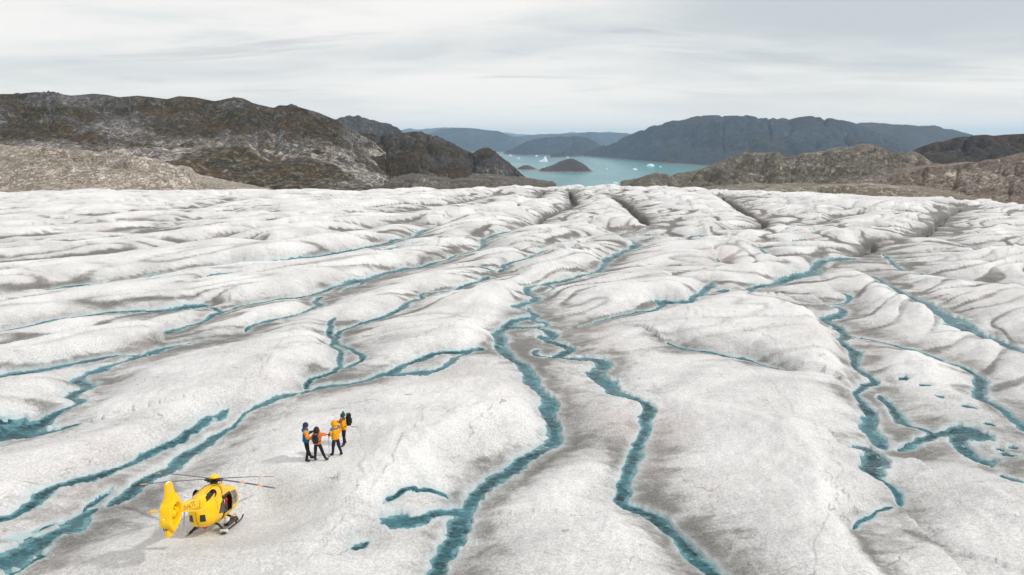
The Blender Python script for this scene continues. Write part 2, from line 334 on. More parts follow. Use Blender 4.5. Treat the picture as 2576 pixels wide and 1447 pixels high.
HELI_POS = ground_pt(536, 1332, -.75)
HELI_C = np.array(HELI_POS); PEOPLE_C = np.array(ground_pt(822, 1140, 0.0))
HELI_Z, HELI_SLOPE = -.75, -math.tan(math.radians(17))
def crest_range(az):
    """distance at which the ice rolls over, by bearing, from the photograph's ice skyline"""
    vx = [-400, 0, 300, 560, 900, 1150, 1300, 1480, 1560, 1750, 2000, 2300, 2576, 3000]
    vy = [481, 483, 483, 483, 481, 474, 470, 467, 470, 474, 485, 499, 508, 523]
    azs, rs = [], []
    for a, b in zip(vx, vy):
        x, f, u = sight(a, b); azs.append(math.atan2(x, f)); rs.append((CAM_H-0.2)*math.hypot(x, f)/(-u))
    return np.interp(az, azs, rs)

def surface(X, Y, carve=True):
    R = np.hypot(X, Y)
    az = np.arctan2(X, Y)
    wob = 0.35
    Xw = X + wob*perlin(X*.45+3.1, Y*.45) + .12*perlin(X*1.7, Y*1.7+8.2); Yw = Y + wob*perlin(X*.45-7.7, Y*.45+2.2) + .12*perlin(X*1.7+4.4, Y*1.7)
    prod = np.ones_like(X); silt = np.zeros_like(X); chan = np.zeros_like(X); cdepth = np.zeros_like(X); bank = np.zeros_like(X); wdrop = np.zeros_like(X); edge = np.full_like(X, 3.0); rift = np.zeros_like(X)
    for v in VAL:
        reach = v['wgt']*3.2
        m, d, s, t = seg_field(Xw, Yw, v['P'], reach)
        if d is None or len(m) == 0: continue
        far = 1.0 + np.clip((R[m]-45)/90, 0, 1.2)*0.55
        W = np.where(s*v['sg'] > 0, v['wst'], v['wgt'])*far
        st = s*v['sg'] > 0; q = np.maximum(d-np.where(st, .05, v['floor'])*far, 0)/W
        prod[m] *= 1 - v['s']*np.exp(-np.where(st, q**1.9, q**1.05))
        silt[m] = np.maximum(silt[m], (0.35+.65*v['s'])*np.exp(-(d/np.where(st, W*.85, W*.62))**1.2))
        if v['rift']:
            n_ = len(v['P'])-1
            hw = .5*v['rift']*(1+.5*perlin(X[m]*.5+3.7, Y[m]*.5))*np.sqrt(np.clip(np.minimum(t, n_-t)/2.5, .02, 1))
            c = 1-sstep(hw*.5, hw*1.5+.1, d)
            cdepth[m] = np.maximum(cdepth[m], c*v['rift']*1.6); rift[m] = np.maximum(rift[m], c); chan[m] = np.maximum(chan[m], .55*c)
        if v['ws'] is not None:
            hw = 0.48*np.interp(t, np.arange(len(v['ws'])), v['ws'])
            hw = hw*(1+.28*perlin(X[m]*2.3+1.7, Y[m]*2.3)+.18*perlin(X[m]*5.1, Y[m]*5.1))
            ends = np.clip(np.minimum(t, len(v['ws'])-1-t)/.8, .15, 1)
            hw = hw*np.sqrt(ends)
            soft = 0.10 + 0.0016*R[m]
            c = 1-sstep(hw-soft*.4, hw+soft, d)
            dp = 0.08+0.24*np.clip(hw*2, .1, 1.1)
            near_w = d < hw*1.3+.5+.004*R[m]
            wdrop[m] = np.where(near_w, np.maximum(wdrop[m], .52*dp), wdrop[m]); edge[m] = np.minimum(edge[m], d/(hw+.05))
            cdepth[m] = np.maximum(cdepth[m], c*dp); chan[m] = np.maximum(chan[m], c)
            bank[m] = np.maximum(bank[m], np.exp(-np.clip(d-hw, 0, 9)/(.22+.5*hw)))
    # mound height, broad swell
    Hm = 1.35 + .35*perlin(X*.06+9.2, Y*.06) + np.clip((R-70)/120, 0, 1)*.35
    # direction of the ridges turns from left to centre
    wdir = sstep(-55, 35, X-0.05*Y)
    warp = (2.2+3*wdir)*perlin(X*.05, Y*.05+4) + (.8+1.0*wdir)*perlin(X*.14+2, Y*.14)
    sL = -X*.60+Y*.80; tL = X*.80+Y*.60
    sR = -X*.42+Y*.907; tR = X*.907+Y*.42
    s_ = (1-wdir)*sL + wdir*sR + warp; t_ = (1-wdir)*tL + wdir*tR
    lt = 46-24*wdir; b0 = np.abs(perlin(s_/(9.5+3*wdir), t_/lt)); bil = np.abs(perlin((s_+4.6*b0)/(9.5+3*wdir), t_/lt))*1.35
    b1 = np.abs(perlin(s_/3.6+9.1, t_/(18-7*wdir)+3.3)); bil2 = np.abs(perlin((s_+1.9*b1)/3.6+9.1, t_/(18-7*wdir)+3.3))*1.3
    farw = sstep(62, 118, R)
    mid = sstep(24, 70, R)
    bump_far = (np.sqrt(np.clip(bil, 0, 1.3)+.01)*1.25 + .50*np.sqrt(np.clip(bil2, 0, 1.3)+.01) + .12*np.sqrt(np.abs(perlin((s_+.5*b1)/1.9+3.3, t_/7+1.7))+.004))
    near_und = .30*perlin(s_/3.4+5, t_/8.5) + .14*perlin(s_/1.5, t_/4.5+3) + .045*perlin(X*1.9, Y*1.9)+.02*perlin(X*4.7, Y*4.7)
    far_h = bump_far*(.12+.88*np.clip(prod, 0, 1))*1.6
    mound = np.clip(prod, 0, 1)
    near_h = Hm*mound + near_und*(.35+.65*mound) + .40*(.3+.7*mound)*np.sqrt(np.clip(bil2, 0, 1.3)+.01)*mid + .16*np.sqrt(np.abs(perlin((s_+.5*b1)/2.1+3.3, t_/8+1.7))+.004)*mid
    h = near_h*(1-.78*farw) + far_h*farw - .95
    # crests
    ch = np.zeros_like(X)
    for c in CRE:
        reach = max(c['wl'], c['wr'])*2.6
        m, d, s, t = seg_field(Xw, Yw, c['P'], reach)
        if d is None or len(m) == 0: continue
        W = np.where(s > 0, c['wl'], c['wr'])
        ch[m] = np.maximum(ch[m], c['h']*np.exp(-(d/W)**1.7)*(1+.25*perlin(X[m]*1.2, Y[m]*1.2)))
    h = h + ch*mound
    # ground under the helicopter slopes up and away from the camera, people stand on the mound above
    hx, hy = X-HELI_C[0], Y-HELI_C[1]
    d2 = np.hypot(hx*.9, hy)
    wh = 1-sstep(1.9, 5.2, d2)
    plane = HELI_Z + HELI_SLOPE*hy - .02*hx + .02*perlin(X*1.3, Y*1.3)
    h = h*(1-wh) + plane*wh
    dp_ = np.hypot(X-PEOPLE_C[0], Y-PEOPLE_C[1])
    wp = 1-sstep(.9, 3.2, dp_)
    h = h*(1-wp) + (0.02 + .03*(Y-PEOPLE_C[1]) + .02*perlin(X*1.3, Y*1.3))*wp
    h = h - 1.25*sstep(90, 170, R)
    # the glacier tips over towards the fjord
    rc = crest_range(az)
    over = np.clip(R-rc, 0, 1e9)
    h = h - over*over/(240.0+over*6.0)*1.6
    pre = h
    if carve: h = h - cdepth
    # silt: dark grit gathers along the troughs
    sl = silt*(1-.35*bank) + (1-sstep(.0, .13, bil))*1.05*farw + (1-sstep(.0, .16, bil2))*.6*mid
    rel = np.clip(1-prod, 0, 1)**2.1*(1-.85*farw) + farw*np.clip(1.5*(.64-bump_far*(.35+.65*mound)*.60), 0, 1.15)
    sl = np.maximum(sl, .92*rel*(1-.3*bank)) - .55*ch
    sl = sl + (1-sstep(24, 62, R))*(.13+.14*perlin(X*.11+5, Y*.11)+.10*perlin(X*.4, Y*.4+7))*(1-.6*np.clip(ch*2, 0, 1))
    keep = 1-.25*wp-.25*wh
    return pre, h, np.clip(sl, -.4, 1.2)*np.clip(keep, .2, 1)+.8*rift, chan, bank, wdrop, edge  # crevasses get an extra dark tone through the same mask

azf = np.linspace(-47, 47, 1120)
azc = np.concatenate([azf, np.arange(49, 312, 4.0)])*PI/180
rr = [0.3, 3, 6, 9, 12]
r = 14.0
while r < 330: rr.append(r); r += max(.055, r*0.0046)
rr = np.array(rr + [340, 352, 370, 395, 430, 480, 540])
Rg, Ag = np.meshgrid(rr, azc, indexing='ij')
X = Rg*np.sin(Ag); Y = Rg*np.cos(Ag)
pre, Z, silt, chan, bank, wdrop, edge = surface(X.ravel(), Y.ravel())
P = np.stack([X.ravel(), Y.ravel(), Z], -1).reshape(len(rr), len(azc), 3)
me = grid_mesh('glacier', P[::-1], closed_u=True)
def flip(a): return a.reshape(len(rr), len(azc))[::-1]
add_attr(me, 'silt', flip(silt)); add_attr(me, 'chan', flip(chan)); add_attr(me, 'bank', flip(bank))
print('glacier', len(me.polygons))

ice, t, b = new_mat('glacier_ice')
geo = t.node('ShaderNodeNewGeometry'); pos = geo.outputs['Position']
a_s, a_c, a_b = t.attr('silt'), t.attr('chan'), t.attr('bank')
n1 = t.noise(t.mapping(pos, (.16, .16, .16)), 1.0, 5, .6)
n2 = t.noise(t.mapping(pos, (.25, 1.1, .6), rot=(0, 0, .35)), 1.0, 6, .65, .6)
grain = t.noise(pos, 9.0, 5, .75)
speck = t.noise(pos, 26.0, 3, .8)
fol = t.noise(t.mapping(pos, (.35, 5.0, 3.0), rot=(0, 0, -.12)), 1.0, 6, .7, .7)
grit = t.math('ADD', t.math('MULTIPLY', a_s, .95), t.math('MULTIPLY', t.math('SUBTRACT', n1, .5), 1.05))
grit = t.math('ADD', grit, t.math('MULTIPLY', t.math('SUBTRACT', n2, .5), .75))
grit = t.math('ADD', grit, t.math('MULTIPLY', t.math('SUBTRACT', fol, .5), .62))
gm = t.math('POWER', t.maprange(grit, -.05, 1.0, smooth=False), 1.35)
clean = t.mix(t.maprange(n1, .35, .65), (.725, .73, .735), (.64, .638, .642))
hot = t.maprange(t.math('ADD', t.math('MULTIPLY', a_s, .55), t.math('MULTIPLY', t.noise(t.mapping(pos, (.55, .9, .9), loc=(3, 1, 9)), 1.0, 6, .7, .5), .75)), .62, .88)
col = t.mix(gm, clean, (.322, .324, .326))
col = t.mix(t.math('MULTIPLY', hot, .80), col, (.135, .128, .118))
pk = t.maprange(t.noise(t.mapping(pos, (.09, .09, .09), loc=(5, 2, 0)), 1.0, 5, .65), .52, .72)
col = t.mix(t.math('MULTIPLY', pk, .45), col, (.60, .53, .525))
sp = t.maprange(t.math('ADD', t.math('MULTIPLY', grain, .5), t.math('MULTIPLY', speck, .5)), .40, .60, 0, 1, False)
spf = t.math('ADD', .42, t.math('MULTIPLY', gm, .45), clamp=True)
col = t.mix(spf, col, t.mix(sp, (.42, .42, .42), (1.5, 1.5, 1.5)), 'MULTIPLY')
crn = t.noise(t.mapping(pos, (.10, .10, .10), loc=(1, 8, 0), rot=(0, 0, .5)), 1.0, 5, .55, .3)
cr = t.math('MULTIPLY', t.maprange(t.math('ABSOLUTE', t.math('SUBTRACT', crn, .5)), .0006, .0028, 1, 0), t.maprange(n2, .45, .6))
col = t.mix(t.math('MULTIPLY', cr, .6), col, (.20, .17, .16))
# meltwater stains: pale blue ice on the banks, deep blue stream bed
col = t.mix(t.math('MULTIPLY', t.maprange(a_b, .15, .95), .62), col, (.52, .61, .635))
col = t.mix(t.maprange(a_c, .25, .75), col, t.mix(t.maprange(n2, .35, .6), (.20, .33, .36), (.42, .53, .55)))
t.set(b, 'Base Color', col)
b.inputs['Roughness'].default_value = .62; b.inputs['Specular IOR Level'].default_value = .25
hgt = t.math('ADD', t.math('MULTIPLY', grain, .7), t.math('ADD', t.math('MULTIPLY', speck, .25), t.math('MULTIPLY', fol, .8)))
t.set(b, 'Normal', t.bump(hgt, .55, .10))
glacier = link_mesh('glacier', me, [ice])
tag(glacier, 'rolling white glacier ice with grey silt in its troughs', kind='structure')

# ---- meltwater
wat, t, b = new_mat('meltwater')
geo = t.node('ShaderNodeNewGeometry'); pos = geo.outputs['Position']
k1 = t.noise(t.mapping(pos, (1.3, 2.4, 1)), 1.0, 4, .6, .5)
k2 = t.noise(t.mapping(pos, (3.2, 6.5, 1)), 1.0, 4, .65, .6)
k3 = t.noise(pos, .35, 2, .5)
kk = t.math('ADD', t.math('MULTIPLY', k1, .5), t.math('MULTIPLY', k2, .5))
k4 = t.noise(t.mapping(pos, (.9, 1.4, 1), loc=(4, 4, 0)), 1.0, 5, .65, .8)
c1 = t.mix(t.maprange(kk, .43, .57), (.014, .034, .040), (.036, .120, .148))
c1 = t.mix(t.maprange(kk, .57, .68), c1, (.13, .30, .34))
c1 = t.mix(t.math('MULTIPLY', t.maprange(k3, .42, .62), .45), c1, (.075, .225, .27))
c1 = t.mix(t.maprange(k4, .62, .72), c1, (.33, .43, .45))
shal = t.attr('shallow')
em = t.maprange(t.math('ADD', shal, t.math('MULTIPLY', t.math('SUBTRACT', k2, .5), 1.1)), .35, 1.05)
c1 = t.mix(t.math('MULTIPLY', em, .78), c1, (.17, .35, .39))
t.set(b, 'Base Color', c1)
b.inputs['Roughness'].default_value = .14; b.inputs['IOR'].default_value = 1.33; b.inputs['Specular IOR Level'].default_value = .36
t.set(b, 'Normal', t.bump(kk, .8, .10))
# the water lies in the carved channels, a little below their rims
nr, nc = len(rr), len(azc)
Wz = (pre-wdrop).reshape(nr, nc); Wm = ((wdrop > 0) & (chan > .02)).reshape(nr, nc)
Wg = np.zeros_like(Wm)
for dr in (-1, 0, 1):
    for dc in (-1, 0, 1): Wg |= np.roll(np.roll(Wm, dr, 0), dc, 1)
Wg &= (wdrop > 0).reshape(nr, nc)
fm = Wg[:-1, :-1] & Wg[1:, :-1] & Wg[:-1, 1:] & Wg[1:, 1:]
idx = np.arange(nr*nc).reshape(nr, nc)
q = np.stack([idx[:-1, :-1], idx[:-1, 1:], idx[1:, 1:], idx[1:, :-1]], -1)[fm][:, ::-1]
used, inv = np.unique(q.ravel(), return_inverse=True)
q = inv.reshape(-1, 4).astype(np.int32)
co = np.stack([X.ravel(), Y.ravel(), Wz.ravel()], -1)[used]
me = bpy.data.meshes.new('meltwater_streams')
me.vertices.add(len(co)); me.vertices.foreach_set('co', co.astype(np.float32).ravel())
me.loops.add(len(q)*4); me.loops.foreach_set('vertex_index', q.ravel())
me.polygons.add(len(q)); me.polygons.foreach_set('loop_start', np.arange(0, len(q)*4, 4, dtype=np.int32))
me.update(calc_edges=True); me.validate(); me.polygons.foreach_set('use_smooth', np.ones(len(q), dtype=bool))
add_attr(me, 'shallow', np.clip(edge, 0, 2)[used])
tag(link_mesh('meltwater', me, [wat]), 'teal meltwater winding through channels in the ice', kind='structure')
# ================================================================== FJORD, HILLS, ISLANDS
SEA_Z = -200.0
def bearing(vx, vy):
    x, f, u = sight(vx, vy); return math.atan2(x, f), u/math.hypot(x, f)     # azimuth, slope of the sight line
def sea_pt(vx, vy):
    x, f, u = sight(vx, vy); t = (CAM_H-SEA_Z)/(-u); return x*t, f*t

def rock_mat(name, dark, mid, light, veg, veg_amt, sc, crack=.6, bumpd=3.0, light_amt=.5, stretch=(1, 1, 1.6), light_low=None, shore=None):
    m, t, b = new_mat(name)
    geo = t.node('ShaderNodeNewGeometry'); pos = geo.outputs['Position']
    st = tuple(sc*s for s in stretch)
    n0 = t.noise(t.mapping(pos, tuple(.28*s for s in st), loc=(3, 7, 1)), 1.0, 5, .6, .3)
    n1 = t.noise(t.mapping(pos, st), 1.0, 7, .66, .5)
    n2 = t.noise(t.mapping(pos, tuple(4.5*s for s in st), rot=(.2, .3, .3)), 1.0, 6, .7, .4)
    n3 = t.noise(t.mapping(pos, (sc*9, sc*2.0, sc*12), rot=(.35, .2, .6)), 1.0, 5, .7, .8)
    n4 = t.noise(t.mapping(pos, (sc*3.0, sc*3.0, sc*1.1), rot=(.1, -.3, .9)), 1.0, 6, .7, 1.0)
    col = t.mix(t.maprange(t.math('ADD', t.math('MULTIPLY', n2, .6), t.math('MULTIPLY', n1, .4)), .38, .60), dark, mid)
    k = t.math('ADD', t.math('MULTIPLY', n1, .40), t.math('ADD', t.math('MULTIPLY', n3, .22), t.math('MULTIPLY', n4, .38)))
    lm = t.maprange(k, .53-.10*light_amt, .64-.10*light_amt)
    z = t.node('ShaderNodeSeparateXYZ', {0: pos}).outputs[2]
    if light_low is not None:
        lm = t.math('MULTIPLY', lm, t.maprange(t.math('ADD', z, t.math('MULTIPLY', t.math('SUBTRACT', n0, .5), 160.0)), light_low[0], light_low[1], 1.0, light_low[2]))
    col = t.mix(lm, col, light)
    nz = t.node('ShaderNodeSeparateXYZ', {0: geo.outputs['Normal']}).outputs[2]
    vm = t.maprange(t.math('ADD', t.math('MULTIPLY', nz, .55), t.math('ADD', t.math('MULTIPLY', n0, 1.25), t.math('MULTIPLY', n1, .35))), 1.20, 1.36)
    vm = t.math('MULTIPLY', vm, veg_amt)
    vm = t.math('MULTIPLY', vm, t.maprange(n2, .34, .56, .45, 1))
    col = t.mix(vm, col, t.mix(t.maprange(n1, .42, .58), veg, (veg[0]*.42, veg[1]*.55, veg[2]*.7)))
    # joints: dark thin lines where two noises cross
    j1 = t.math('ABSOLUTE', t.math('SUBTRACT', n3, .5)); j2 = t.math('ABSOLUTE', t.math('SUBTRACT', n4, .5))
    ck = t.math('MAXIMUM', t.maprange(j1, .0, .035, 1, 0), t.maprange(j2, .0, .025, 1, 0))
    col = t.mix(t.math('MULTIPLY', ck, crack), col, tuple(d*.5 for d in dark))
    if shore:
        sm = t.maprange(t.math('ADD', z, t.math('MULTIPLY', n2, shore*.6)), SEA_Z+shore*.7, SEA_Z+shore*1.3, 1, 0)
        col = t.mix(t.math('MULTIPLY', sm, .8), col, (.34, .27, .23))
    t.set(b, 'Base Color', col)
    b.inputs['Roughness'].default_value = .9; b.inputs['Specular IOR Level'].default_value = .15
    h = t.math('SUBTRACT', t.math('ADD', n2, t.math('ADD', n1, t.math('MULTIPLY', n4, .8))), t.math('MULTIPLY', ck, .3))
    t.set(b, 'Normal', t.bump(h, 1.0, bumpd))
    return m

def hill(name, sky_pts, D, Db, base_vy, mat, prof, amp=.0, L=100.0, rows=110, back=1.5, az_step=.055, sea=False, ridge_amp=2.2, seed=0.0, taper=True, label=None, D_noise=.10, gully=0.0, base_z=None):
    """A hill between its shore (Db) and its ridge (D): heights follow the surveyed ridge; spurs, gullies and ledges are noise."""
    A = np.array([bearing(a, b) for a, b in sky_pts])
    az = np.arange(A[0, 0], A[-1, 0], math.radians(az_step))
    el = np.interp(az, A[:, 0], A[:, 1])
    # soften the corners of the surveyed line
    k = max(1, int(len(az)*.006)); ker = np.hanning(2*k+3)[1:-1]; ker /= ker.sum()
    ep = np.concatenate([np.full(k, el[0]), el, np.full(k, el[-1])]); el = np.convolve(ep, ker, 'valid')
    if np.ndim(D): Dr = np.interp(az, A[:, 0], np.array(D))
    else: Dr = np.full_like(az, float(D))
    Dr = Dr*(1+D_noise*perlin(az*14+seed, az*0+seed))
    if callable(Db): Dbr = Db(az)
    elif np.ndim(Db): Dbr = np.interp(az, A[:, 0], np.array(Db))
    else: Dbr = np.full_like(az, float(Db))
    Dbr = np.minimum(Dbr, Dr*.97)
    tt = np.concatenate([np.linspace(0, 1, rows), 1+np.linspace(0, back-1, max(6, rows//7))[1:]])
    pf = np.interp(np.minimum(tt, 1), *zip(*prof))
    T, AZ = np.meshgrid(tt, az, indexing='ij')
    DR = Dr[None, :]; DB = Dbr[None, :]
    R = DB + (DR-DB)*T
    X = R*np.sin(AZ); Y = R*np.cos(AZ)
    zr = CAM_H + Dr*el
    if sea: zb = np.full_like(az, SEA_Z-6)
    elif base_z is not None: zb = np.full_like(az, base_z)
    else: zb = CAM_H + Dbr*bearing(1288, base_vy)[1]
    zb = np.minimum(zb, zr-1)
    PF = pf[:, None] + .06*fbm(X/(L*2.2)+seed, Y/(L*2.2), 2)*np.sin(np.clip(T, 0, 1)*PI)
    PF = np.clip(PF, 0, 1)
    Zb = zb[None, :] + (zr-zb)[None, :]*PF
    # rounded knobs with sharp creases, several sizes
    wx = L*.25*perlin(X/(L*.8)+seed, Y/(L*.8)); wy = L*.25*perlin(X/(L*.8), Y/(L*.8)+seed+5)
    rg = np.zeros_like(X); ga = 1.0; fq = 1.0
    for i in range(5):
        rg += ga*(np.sqrt(np.abs(perlin((X+wx)/L*fq+seed*7+i*3.3, (Y+wy)/L*fq-seed+i*9.1))+.004)-.45); ga *= .52; fq *= 2.1
    rg2 = fbm(X/(L*.22)+seed, Y/(L*.22), 4, .55)
    Hh = (zr-zb)[None, :]
    wt = np.sin(np.clip(T, 0, 1)*PI*.5)*(1-.75*sstep(.80, 1.0, T)) if taper else np.clip(T*3, 0, 1)
    wt = np.minimum(wt, np.clip(T*4, 0, 1))
    Z = Zb + amp*1.5*rg*wt + amp*.14*rg2*wt
    if gully:
        gl = np.abs(perlin(AZ*22+seed*3+.5*perlin(AZ*40, T*3), T*1.3+seed+AZ*9))
        Z -= gully*np.exp(-(gl/.13)**2)*wt
    Z += ridge_amp*(zr-zb)[None, :]*.012*fbm(X/(L*.35)+3, Y/(L*.35), 4)
    # never above the surveyed skyline
    over = np.maximum(T-1, 0)
    Z -= over*Hh*1.1
    cap = CAM_H + R*np.minimum(el[None, :]+.0006, 9)
    Z = np.where(T <= 1, np.minimum(Z, cap), Z)
    P = np.stack([X, Y, Z], -1)
    o = link_mesh(name, grid_mesh(name, P), [mat])
    tag(o, label, kind='structure')
    return o

# ---- left side
m_left = rock_mat('grey_gneiss_and_heath', (.068, .070, .080), (.175, .172, .178), (.58, .53, .475), (.135, .090, .036), 1.0, .018, .8, 6.0, 1.15, light_low=(-20, 40, .22))
hill('mountain', [(-420,262),(-200,232),(-60,242),(0,238),(40,238),(90,233),(140,236),(180,242),(235,237),(270,240),(300,246),(345,242),(385,246),(420,251),(450,243),(490,246),(540,256),(560,252),(590,249),(620,256),(650,264),(690,273),(700,266),(730,267),(765,274),(800,284),(840,301),(856,304),(890,330),(930,352),(975,375)],
     [2700]*16+[2600]*15, 720, 500, m_left, [(0,0),(.10,.20),(.22,.42),(.30,.62),(.36,.69),(.52,.755),(.72,.86),(.86,.93),(1,1)], amp=60, L=300, rows=200, az_step=.07, seed=1.3, gully=7, ridge_amp=4.0, label='long dark grey mountain with heath on its shelves and pale cliffs')
m_knob = rock_mat('blue_grey_rock', (.052, .057, .068), (.105, .105, .112), (.22, .20, .18), (.085, .060, .03), .8, .013, .6, 5.0, .2)
hill('hill', [(800,345),(840,305),(855,297),(880,291),(910,290),(950,305),(985,314),(1000,322),(1012,333),(1030,352),(1050,372)], 3300, 2700, 460, m_knob, [(0,0),(.3,.35),(.6,.7),(1,1)], amp=40, L=300, rows=70, seed=4.1, label='rounded dark hill at the right end of the mountain')
m_front = rock_mat('brown_heath_rock', (.072, .070, .073), (.148, .135, .128), (.38, .345, .30), (.10, .068, .028), .95, .024, .7, 4.0, .35, light_low=(-70, -20, .25))
hill('headland', [(560,420),(640,372),(720,360),(800,352),(860,338),(900,334),(960,342),(1000,338),(1040,332),(1062,332),(1085,336),(1120,352),(1150,368),(1180,385),(1192,386),(1198,380),(1215,374),(1235,377),(1250,387),(1262,397),(1285,416),(1310,438),(1330,452),(1342,459)],
     [1750]*14+[1850]*6+[1900]*4, [850]*14+[1150]*6+[1500]*2+[1780]*2, 500, m_front, [(0,0),(.2,.16),(.45,.38),(.7,.68),(1,1)], amp=42, L=220, ridge_amp=3.5, rows=130, az_step=.055, seed=7.7, gully=9, label='brown heathery headland sloping down to the fjord')
m_grey = rock_mat('grey_ice_scoured_rock', (.13, .122, .115), (.26, .236, .212), (.44, .40, .35), (.10, .08, .04), .5, .045, .75, 2.0, .5)
hill('rock_shelf', [(440,510),(540,480),(640,462),(720,458),(800,466),(860,470),(930,462),(980,455),(1040,448),(1085,452),(1130,456),(1180,452),(1230,456),(1280,462),(1330,470),(1400,482)], 980, 560, 512, m_grey, [(0,0),(.3,.4),(.6,.7),(1,1)], amp=13, L=95, rows=80, seed=9.2, label='grey scoured rock shelf below the headland')
m_tan = rock_mat('pale_scoured_slab', (.40, .345, .295), (.72, .63, .54), (.82, .73, .63), (.12, .11, .055), .35, .045, .7, 2.2, .6, stretch=(1, .55, 2.8))
hill('rock_slab', [(-420,352),(-200,360),(-60,367),(0,366),(60,369),(110,372),(150,373),(190,374),(235,381),(290,386),(330,387),(380,398),(410,406),(440,419),(465,424),(482,437),(492,452),(510,462),(545,470),(580,479),(620,487),(680,502),(760,525)], 620, 300, 520, m_tan, [(0,0),(.25,.3),(.5,.62),(.75,.85),(1,1)], amp=10, L=75, rows=110, az_step=.07, seed=2.6, label='pale tan rock slab scoured smooth beside the ice')
# ---- right side
m_rb = rock_mat('brown_scoured_rock', (.185, .168, .145), (.37, .335, .285), (.55, .50, .42), (.12, .10, .05), .5, .028, .8, 3.0, .5)
hill('hillock', [(1560,474),(1580,463),(1600,452),(1625,441),(1650,435),(1675,439),(1698,448),(1712,453),(1740,462),(1780,480)], 1150, 820, 520, m_rb, [(0,0),(.4,.5),(.7,.8),(1,1)], amp=9, L=80, rows=60, seed=3.3, label='small brown rock hillock at the edge of the fjord')
hill('hillside', [(1660,480),(1690,464),(1720,449),(1760,429),(1800,411),(1830,400),(1870,388),(1900,385),(1925,385),(1955,387),(1972,399),(1990,398),(2020,390),(2050,388),(2075,382),(2090,376),(2130,371),(2160,367),(2195,366),(2215,371),(2240,384),(2252,389),(2275,384),(2300,385),(2325,395),(2345,410),(2380,422),(2440,430),(2520,450)],
     1300, [760]*9+[640]*20, 530, m_rb, [(0,0),(.2,.15),(.45,.42),(.7,.72),(1,1)], amp=30, L=170, rows=130, az_step=.06, seed=5.9, gully=3, label='knobbly brown rock hillside right of the fjord')
m_rs = rock_mat('tan_scoured_slope', (.24, .205, .175), (.46, .395, .335), (.60, .525, .44), (.16, .10, .05), .45, .040, .8, 2.2, .5, stretch=(.8, 1, 2.4))
hill('rock_slope', [(2180,470),(2230,448),(2280,432),(2330,422),(2370,421),(2400,418),(2440,411),(2500,404),(2540,392),(2576,384),(2650,372),(2800,352),(2980,345)], 760, 330, 540, m_rs, [(0,0),(.25,.25),(.5,.52),(.75,.78),(1,1)], amp=12, L=85, rows=110, az_step=.07, seed=8.4, gully=4, label='streaky tan rock slope at the far right edge of the ice')
m_ts = rock_mat('pale_foreground_rock', (.28, .24, .20), (.50, .44, .36), (.64, .58, .50), (.15, .13, .07), .4, .05, .8, 1.6, .6)
hill('rock_apron', [(1760,492),(1850,481),(1950,474),(2030,471),(2100,468),(2180,467),(2240,473),(2300,480),(2360,494),(2420,510),(2500,520)], 420, 270, 545, m_ts, [(0,0),(.4,.5),(.8,.9),(1,1)], amp=4, L=45, rows=50, seed=6.1, label='low pale rock apron along the right ice edge')
m_rd = rock_mat('dark_heath_rock', (.050, .046, .045), (.098, .086, .078), (.16, .14, .125), (.10, .055, .025), .8, .016, .6, 4.0, .2)
hill('dark_hill', [(2270,400),(2300,378),(2320,370),(2345,361),(2380,352),(2400,348),(2450,342),(2480,340),(2500,343),(2530,340),(2576,338),(2700,330),(2980,330)], 2300, 1500, 450, m_rd, [(0,0),(.35,.38),(.7,.75),(1,1)], amp=42, L=260, rows=80, az_step=.07, seed=2.2, gully=12, label='dark brown hill behind the tan slope on the right')

# ---- across the fjord
m_bl = rock_mat('heath_across_the_water', (.032, .044, .070), (.066, .082, .112), (.14, .145, .145), (.075, .055, .03), .8, .0060, .6, 12.0, .15, shore=16)  # part of the air's blue haze is painted into these colours
def shore_d(pts):
    A = np.array([(bearing(a, b)[0], math.hypot(*sea_pt(a, b))) for a, b in pts])
    return lambda az: np.interp(az, A[:, 0], A[:, 1])
sh = shore_d([(1380,388),(1400,389),(1450,393),(1500,397),(1560,402),(1620,408),(1680,413),(1750,418),(1800,422),(2000,430),(2400,440)])
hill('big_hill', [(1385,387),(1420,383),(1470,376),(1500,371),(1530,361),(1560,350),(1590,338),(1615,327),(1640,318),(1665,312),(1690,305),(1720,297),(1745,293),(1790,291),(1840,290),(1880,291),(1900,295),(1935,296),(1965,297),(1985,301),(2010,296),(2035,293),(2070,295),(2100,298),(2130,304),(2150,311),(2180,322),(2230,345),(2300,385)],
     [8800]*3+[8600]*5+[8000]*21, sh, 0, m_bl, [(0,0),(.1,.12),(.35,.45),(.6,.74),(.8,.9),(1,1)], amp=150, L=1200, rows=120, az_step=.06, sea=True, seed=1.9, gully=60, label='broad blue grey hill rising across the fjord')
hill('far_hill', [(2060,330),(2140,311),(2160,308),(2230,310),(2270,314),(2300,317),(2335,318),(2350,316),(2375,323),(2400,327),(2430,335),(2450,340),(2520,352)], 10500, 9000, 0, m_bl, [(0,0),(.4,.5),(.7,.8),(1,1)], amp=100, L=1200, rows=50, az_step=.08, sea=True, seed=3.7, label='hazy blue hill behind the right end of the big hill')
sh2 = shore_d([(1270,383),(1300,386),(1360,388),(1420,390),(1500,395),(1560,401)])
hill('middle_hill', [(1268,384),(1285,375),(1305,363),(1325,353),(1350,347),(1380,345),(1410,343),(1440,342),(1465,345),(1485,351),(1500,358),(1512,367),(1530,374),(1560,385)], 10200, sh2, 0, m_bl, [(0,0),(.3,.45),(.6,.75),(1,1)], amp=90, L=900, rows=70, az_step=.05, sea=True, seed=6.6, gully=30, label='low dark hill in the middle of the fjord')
m_f = rock_mat('far_haze_blue_rock', (.036, .050, .080), (.070, .090, .130), (.11, .125, .15), (.05, .055, .06), .6, .0035, .4, 20.0, .2, shore=14)  # grey rock tinted blue to paint in distance haze
